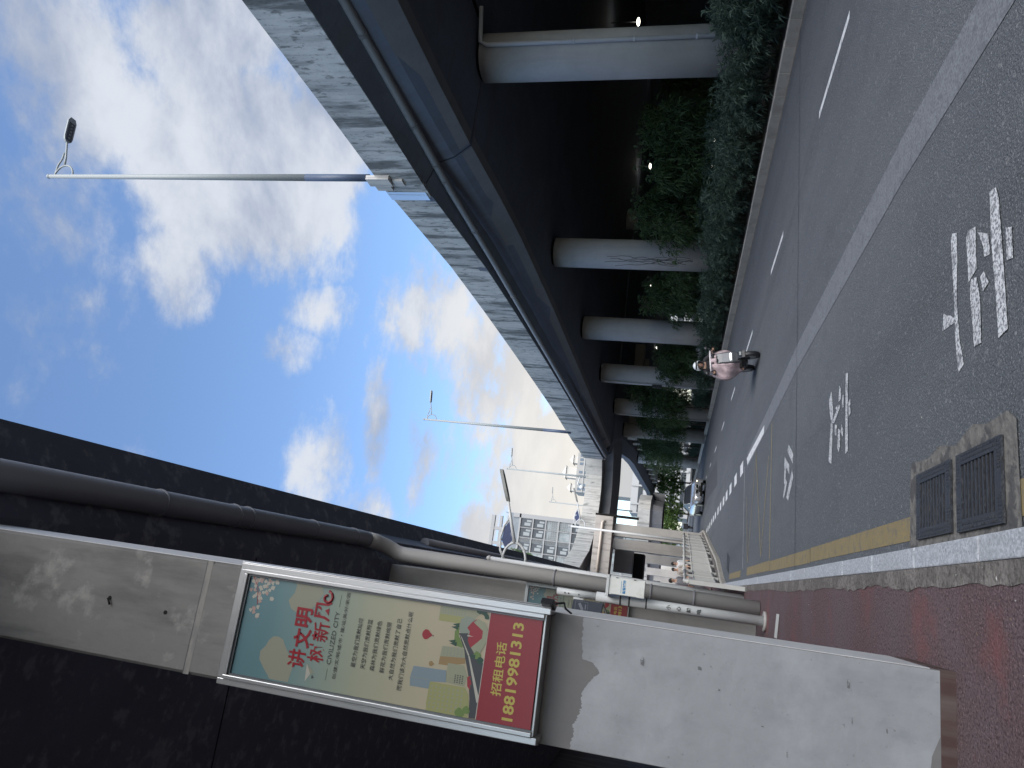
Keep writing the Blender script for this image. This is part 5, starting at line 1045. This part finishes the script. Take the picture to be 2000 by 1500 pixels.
# rider coming towards the camera on a scooter with a quilted wind shield
def rider():
    X, Y = 5.62, 17.62
    t = thing('scooter', 'dark electric scooter with lit headlamp and pink quilted wind shield on the road', 'scooter', (X, Y, 0)); t['_w'] = (0, 0, 0)
    lean = radians(-7); t.rotation_euler = (0, lean, radians(-3))
    blk = mat('scooter_black', (.02, .021, .024), .35); gry = mat('scooter_grey', (.085, .09, .10), .35, metal=.3, coat=.3)
    for yy, nm in ((-.66, 'front_wheel'), (.62, 'rear_wheel')):
        w = MB(); n_ = 24
        for k in range(n_): pass
        w.tube([(-.05, yy, .23), (.05, yy, .23)], .225, 24); wh = w.build(nm, dark_plastic, t, bevel=.02)
        q = MB(); q.tube([(-.056, yy, .23), (.056, yy, .23)], .13, 16); q.build('rim', alu, wh)
    f = MB(); f.tube([(-.075, -.66, .23), (-.075, -.55, .55), (-.04, -.48, .75)], .022, 8); f.tube([(.075, -.66, .23), (.075, -.55, .55), (.04, -.48, .75)], .022, 8); f.build('fork', blk, t)
    f = MB(); f.loft([[(-.08, -.86, .36), (.08, -.86, .36), (.08, -.84, .42), (-.08, -.84, .42)], [(-.085, -.72, .46), (.085, -.72, .46), (.08, -.70, .52), (-.08, -.70, .52)], [(-.08, -.48, .44), (.08, -.48, .44), (.08, -.48, .50), (-.08, -.48, .50)]], 0, False); f.build('mudguard', blk, t, recalc=True)
    a = MB()   # front apron with grey fairing
    a.loft([[(-.10, -.60, .42), (.10, -.60, .42), (.12, -.50, .42), (-.12, -.50, .42)], [(-.13, -.62, .62), (.13, -.62, .62), (.15, -.50, .62), (-.15, -.50, .62)], [(-.125, -.56, .86), (.125, -.56, .86), (.14, -.44, .86), (-.14, -.44, .86)], [(-.12, -.48, 1.02), (.12, -.48, 1.02), (.14, -.38, 1.02), (-.14, -.38, 1.02)]], 0, False)
    a.build('front_fairing', gry, t, bevel=.02, recalc=True)
    l = MB(); l.ball((0, -.625, .66), .1, sc=(1.15, .3, .36)); hl = l.build('headlight', mat('scooter_headlight', (.7, .7, .7), .2, emit=(1, 1, .98), es=.15), t)
    q = MB(); [q.ball((sx_, -.652, .66), .017) for sx_ in (-.065, -.02, .02, .065)]; q.build('bulb', mat('scooter_glow', (1, 1, 1), .2, emit=(.95, 1, 1), es=2.2), hl)
    MB().box((-.03, -.86, .44), (.05, -.85, .49)).build('reflector', mat('plate_pale', (.35, .37, .37), .5), t)
    b = MB(); b.loft([[(-.13, -.45, .26), (.13, -.45, .26), (.13, -.45, .32), (-.13, -.45, .32)], [(-.15, .1, .26), (.15, .1, .26), (.15, .1, .34), (-.15, .1, .34)], [(-.13, .3, .30), (.13, .3, .30), (.14, .25, .62), (-.14, .25, .62)], [(-.12, .9, .50), (.12, .9, .50), (.13, .88, .70), (-.13, .88, .70)]], 0, False); b.build('frame', blk, t, bevel=.015, recalc=True)
    b = MB(); b.loft([[(-.12, .08, .66), (.12, .08, .66), (.12, .08, .74), (-.12, .08, .74)], [(-.15, .4, .68), (.15, .4, .68), (.15, .4, .77), (-.15, .4, .77)], [(-.11, .85, .72), (.11, .85, .72), (.11, .85, .80), (-.11, .85, .80)]], 0, False); b.build('seat', dark_plastic, t, bevel=.02, recalc=True)
    h = MB(); h.tube([(-.36, -.30, 1.02), (-.2, -.36, 1.03), (0, -.40, 1.0), (.2, -.36, 1.03), (.36, -.30, 1.02)], .018, 8); h.build('handlebar', blk, t)
    for s_ in (-1, 1):
        m_ = MB(); m_.tube([(s_ * .25, -.36, 1.03), (s_ * .30, -.38, 1.16)], .008, 6); m_.ball((s_ * .31, -.38, 1.2), .05, sc=(1.1, .35, .8)); m_.build('mirror', blk, t)
    ins = MB(); ins.obox((0, -.44, 1.06), (.12, 0, 0), (0, .07, .02), (0, -.01, .03)); ins.build('display', blk, t, bevel=.01)
    # quilt wind shield: billowed sheet from the bars, flaring over the knees, wrinkled
    quilt_m = mat('pink_quilt', (.47, .37, .39), .75, layers=[('noise', (14, 14, 9), .47, .62, (.34, .25, .28), .9, 5), ('noise', (3, 3, 3), .5, .7, (.56, .48, .50), .7, 4)])
    q = MB(); n_ = 28; rows = 16; rings = []
    for r in range(rows + 1):
        v = r / rows; z = 1.10 - .66 * v; row = []
        for k in range(n_ + 1):
            u = k / n_ * 2 - 1; hw = (.26 + .12 * sin(pi * min(1, v * 1.1)) - .10 * max(0, v - .5)) * (1.22 if u < 0 else .72)
            x = u * hw; yb = -.49 + .36 * abs(u) ** 1.8 - .10 * sin(pi * v) * (1 - .5 * abs(u))
            yb += .035 * sin(7 * u + 6 * v) * sin(5 * v * pi + 2 * u) + .022 * sin(17 * u + 9 * v * v)
            zz_ = z - .05 * abs(u) ** 3 + (.03 * sin(8 * u) if r == rows else 0)
            row.append((x, yb + .005, zz_))
        rings.append(row)
    # leave the middle open where the fairing shows
    vs = [p for r_ in rings for p in r_]; fs = []
    for r in range(rows):
        for k in range(n_):
            u = (k + .5) / n_ * 2 - 1; v = (r + .5) / rows
            if -.30 < u < .44 and v > .16: continue
            fs.append((r * (n_ + 1) + k, r * (n_ + 1) + k + 1, (r + 1) * (n_ + 1) + k + 1, (r + 1) * (n_ + 1) + k))
    q.add(vs, fs, 0, True); qo = q.build('wind_shield_quilt', quilt_m, t); sm_ = qo.modifiers.new('thick', 'SOLIDIFY'); sm_.thickness = .02
    tr_ = MB(); tr_.tube([(-.33, -.24, 1.10), (-.2, -.42, 1.115), (0, -.50, 1.12), (.18, -.43, 1.115), (.27, -.26, 1.10)], .022, 8); tr_.build('quilt_trim', mat('pale_trim', (.62, .58, .60), .6), t)
    # the rider, seated
    p = thing('person', 'scooter rider in black with a white helmet, coming towards the camera', 'person', (X, Y, 0)); p['_w'] = (0, 0, 0); p.rotation_euler = t.rotation_euler
    J = {'pel': ((0, .30, .83), (.16, .12)), 'wa': ((0, .27, .95), (.13, .10)), 'ch': ((0, .20, 1.14), (.16, .11)), 'nb': ((0, .16, 1.235), .06), 'nk': ((0, .13, 1.27), .05), 'hd': ((0, .09, 1.345), (.075, .085)), 'ht': ((0, .09, 1.41), (.072, .085)),
         'shl': ((.165, .16, 1.20), .055), 'ell': ((.30, .02, 1.00), .042), 'wrl': ((.29, -.20, 1.05), .028), 'hal': ((.28, -.29, 1.04), .030), 'shr': ((-.165, .16, 1.20), .055), 'elr': ((-.31, .02, .99), .042), 'wrr': ((-.30, -.20, 1.05), .028), 'har': ((-.29, -.29, 1.04), .030),
         'hil': ((.10, .25, .80), .085), 'knl': ((.15, -.18, .76), .065), 'anl': ((.13, -.22, .42), .042), 'tol': ((.13, -.36, .38), .034), 'hir': ((-.10, .25, .80), .085), 'knr': ((-.17, -.17, .75), .065), 'anr': ((-.19, -.12, .36), .042), 'tor': ((-.20, -.26, .32), .034)}
    E_ = [('pel', 'wa'), ('wa', 'ch'), ('ch', 'nb'), ('nb', 'nk'), ('nk', 'hd'), ('hd', 'ht'), ('nb', 'shl'), ('shl', 'ell'), ('ell', 'wrl'), ('wrl', 'hal'), ('nb', 'shr'), ('shr', 'elr'), ('elr', 'wrr'), ('wrr', 'har'), ('pel', 'hil'), ('hil', 'knl'), ('knl', 'anl'), ('anl', 'tol'), ('pel', 'hir'), ('hir', 'knr'), ('knr', 'anr'), ('anr', 'tor')]
    skinned('body', J, E_, skin_c, p)
    K = {k: (v[0], tuple(q_ * 1.12 for q_ in v[1]) if isinstance(v[1], tuple) else v[1] * 1.2) for k, v in J.items()}
    S1 = ('pel', 'wa', 'ch', 'nb', 'shl', 'ell', 'shr', 'elr'); skinned('black_top', {k: K[k] for k in S1}, [e for e in E_ if all(w in S1 for w in e)], cl_b, p)
    S2 = ('pel', 'hil', 'knl', 'anl', 'hir', 'knr', 'anr'); skinned('trousers', {k: K[k] for k in S2}, [e for e in E_ if all(w in S2 for w in e)], cl_b, p)
    for a in ('anl', 'anr'):
        sh = MB(); c = J[a][0]; sh.ball((c[0], c[1] - .08, c[2] - .04), .075, sc=(.62, 1.7, .55)); sh.build('shoe', cl_b, p)
    he = MB(); n2 = 20; rr = []
    for i in range(9):
        th = pi * .56 * i / 8; row = []
        for k in range(n2):
            fr2 = max(0, -sin(2 * pi * k / n2)); t2 = th * (1 - .26 * fr2); row.append((.112 * sin(t2) * cos(2 * pi * k / n2), .105 + .135 * sin(t2) * sin(2 * pi * k / n2), 1.375 + .125 * cos(t2) - .03 * (i / 8) ** 2 * (1 - fr2)))
        rr.append(row)
    he.loft(rr, 0, True, caps=False); ho = he.build('helmet', mat('helmet_shell', (.62, .66, .68), .25, coat=.5), p); sm_ = ho.modifiers.new('thick', 'SOLIDIFY'); sm_.thickness = .014
    vz = MB(); vz.loft([[(.115 * sin(a) , .10 - .14 * cos(a), z) for a in [radians(-70 + 14 * k) for k in range(11)]] for z in (1.455, 1.42)], 0, True, caps=False, closed=False); vz.build('visor_band', dark_plastic, ho)
    st_ = MB(); st_.tube([(-.10, .08, 1.36), (-.085, .04, 1.28), (0, .0, 1.245), (.085, .04, 1.28), (.10, .08, 1.36)], .012, 6); st_.build('chin_strap', dark_plastic, ho)
    hr = MB(); hr.ball((0, .13, 1.34), .10, sc=(1.05, .8, 1.1)); hr.build('hair', hair_c, p)
    face_parts(p, (0, .085, 1.345), 1)
    for s_, hk in ((1, 'hal'), (-1, 'har')):
        hp = J[hk][0]; f_ = MB()
        for q2 in range(4): f_.tube([(hp[0] + (q2 - 1.5) * .018, hp[1] - .02, hp[2] + .012), (hp[0] + (q2 - 1.5) * .018, hp[1] - .06, hp[2] + .005), (hp[0] + (q2 - 1.5) * .018, hp[1] - .06, hp[2] - .03)], [.009, .008, .007], 6)
        f_.tube([(hp[0] - s_ * .03, hp[1] + .01, hp[2]), (hp[0] - s_ * .045, hp[1] - .03, hp[2] - .015)], [.01, .008], 6); f_.build('fingers', skin_c, p)
rider()

# far scooter seen from behind, with a black delivery box
def far_scooter():
    X, Y = 8.2, 97
    t = thing('scooter', 'distant scooter with a black box on its back beyond the railing', 'scooter', (X, Y, 0)); t['_w'] = (0, 0, 0)
    for yy in (-.62, .62):
        w = MB(); w.tube([(-.05, yy, .23), (.05, yy, .23)], .23, 16); w.build('wheel', dark_plastic, t)
    MB().loft([[(-.15, -.7, .35), (.15, -.7, .35), (.15, -.7, .75), (-.15, -.7, .75)], [(-.16, .3, .3), (.16, .3, .3), (.16, .3, .6), (-.16, .3, .6)], [(-.18, .6, .5), (.18, .6, .5), (.15, .55, 1.0), (-.15, .55, 1.0)]], 0, False).build('frame', dark_plastic, t, recalc=True)
    MB().box((-.33, -1.0, .62), (.33, -.45, 1.22)).build('delivery_box', cl_b, t, bevel=.03)
    p = thing('person', 'distant scooter rider in pale blue seen from behind', 'person', (X, Y, 0)); p['_w'] = (0, 0, 0)
    J = {'pel': ((0, -.1, .82), (.16, .12)), 'ch': ((0, -.05, 1.15), (.17, .11)), 'nb': ((0, 0, 1.32), .06), 'hd': ((0, .03, 1.48), .10), 'shl': ((.18, 0, 1.27), .06), 'hal': ((.3, .4, 1.03), .035), 'shr': ((-.18, 0, 1.27), .06), 'har': ((-.3, .4, 1.03), .035), 'knl': ((.15, .3, .75), .07), 'anl': ((.15, .3, .38), .045), 'knr': ((-.15, .3, .75), .07), 'anr': ((-.15, .3, .38), .045)}
    E_ = [('pel', 'ch'), ('ch', 'nb'), ('nb', 'hd'), ('nb', 'shl'), ('shl', 'hal'), ('nb', 'shr'), ('shr', 'har'), ('pel', 'knl'), ('knl', 'anl'), ('pel', 'knr'), ('knr', 'anr')]
    skinned('body', J, E_, mat('pale_blue_cloth', (.38, .45, .52), .8), p); MB().ball((0, .03, 1.53), .13).build('helmet', mat('helmet_white', (.7, .7, .7), .4), p)
far_scooter()
for o in bpy.data.objects:
    if '_w' in o: del o['_w']
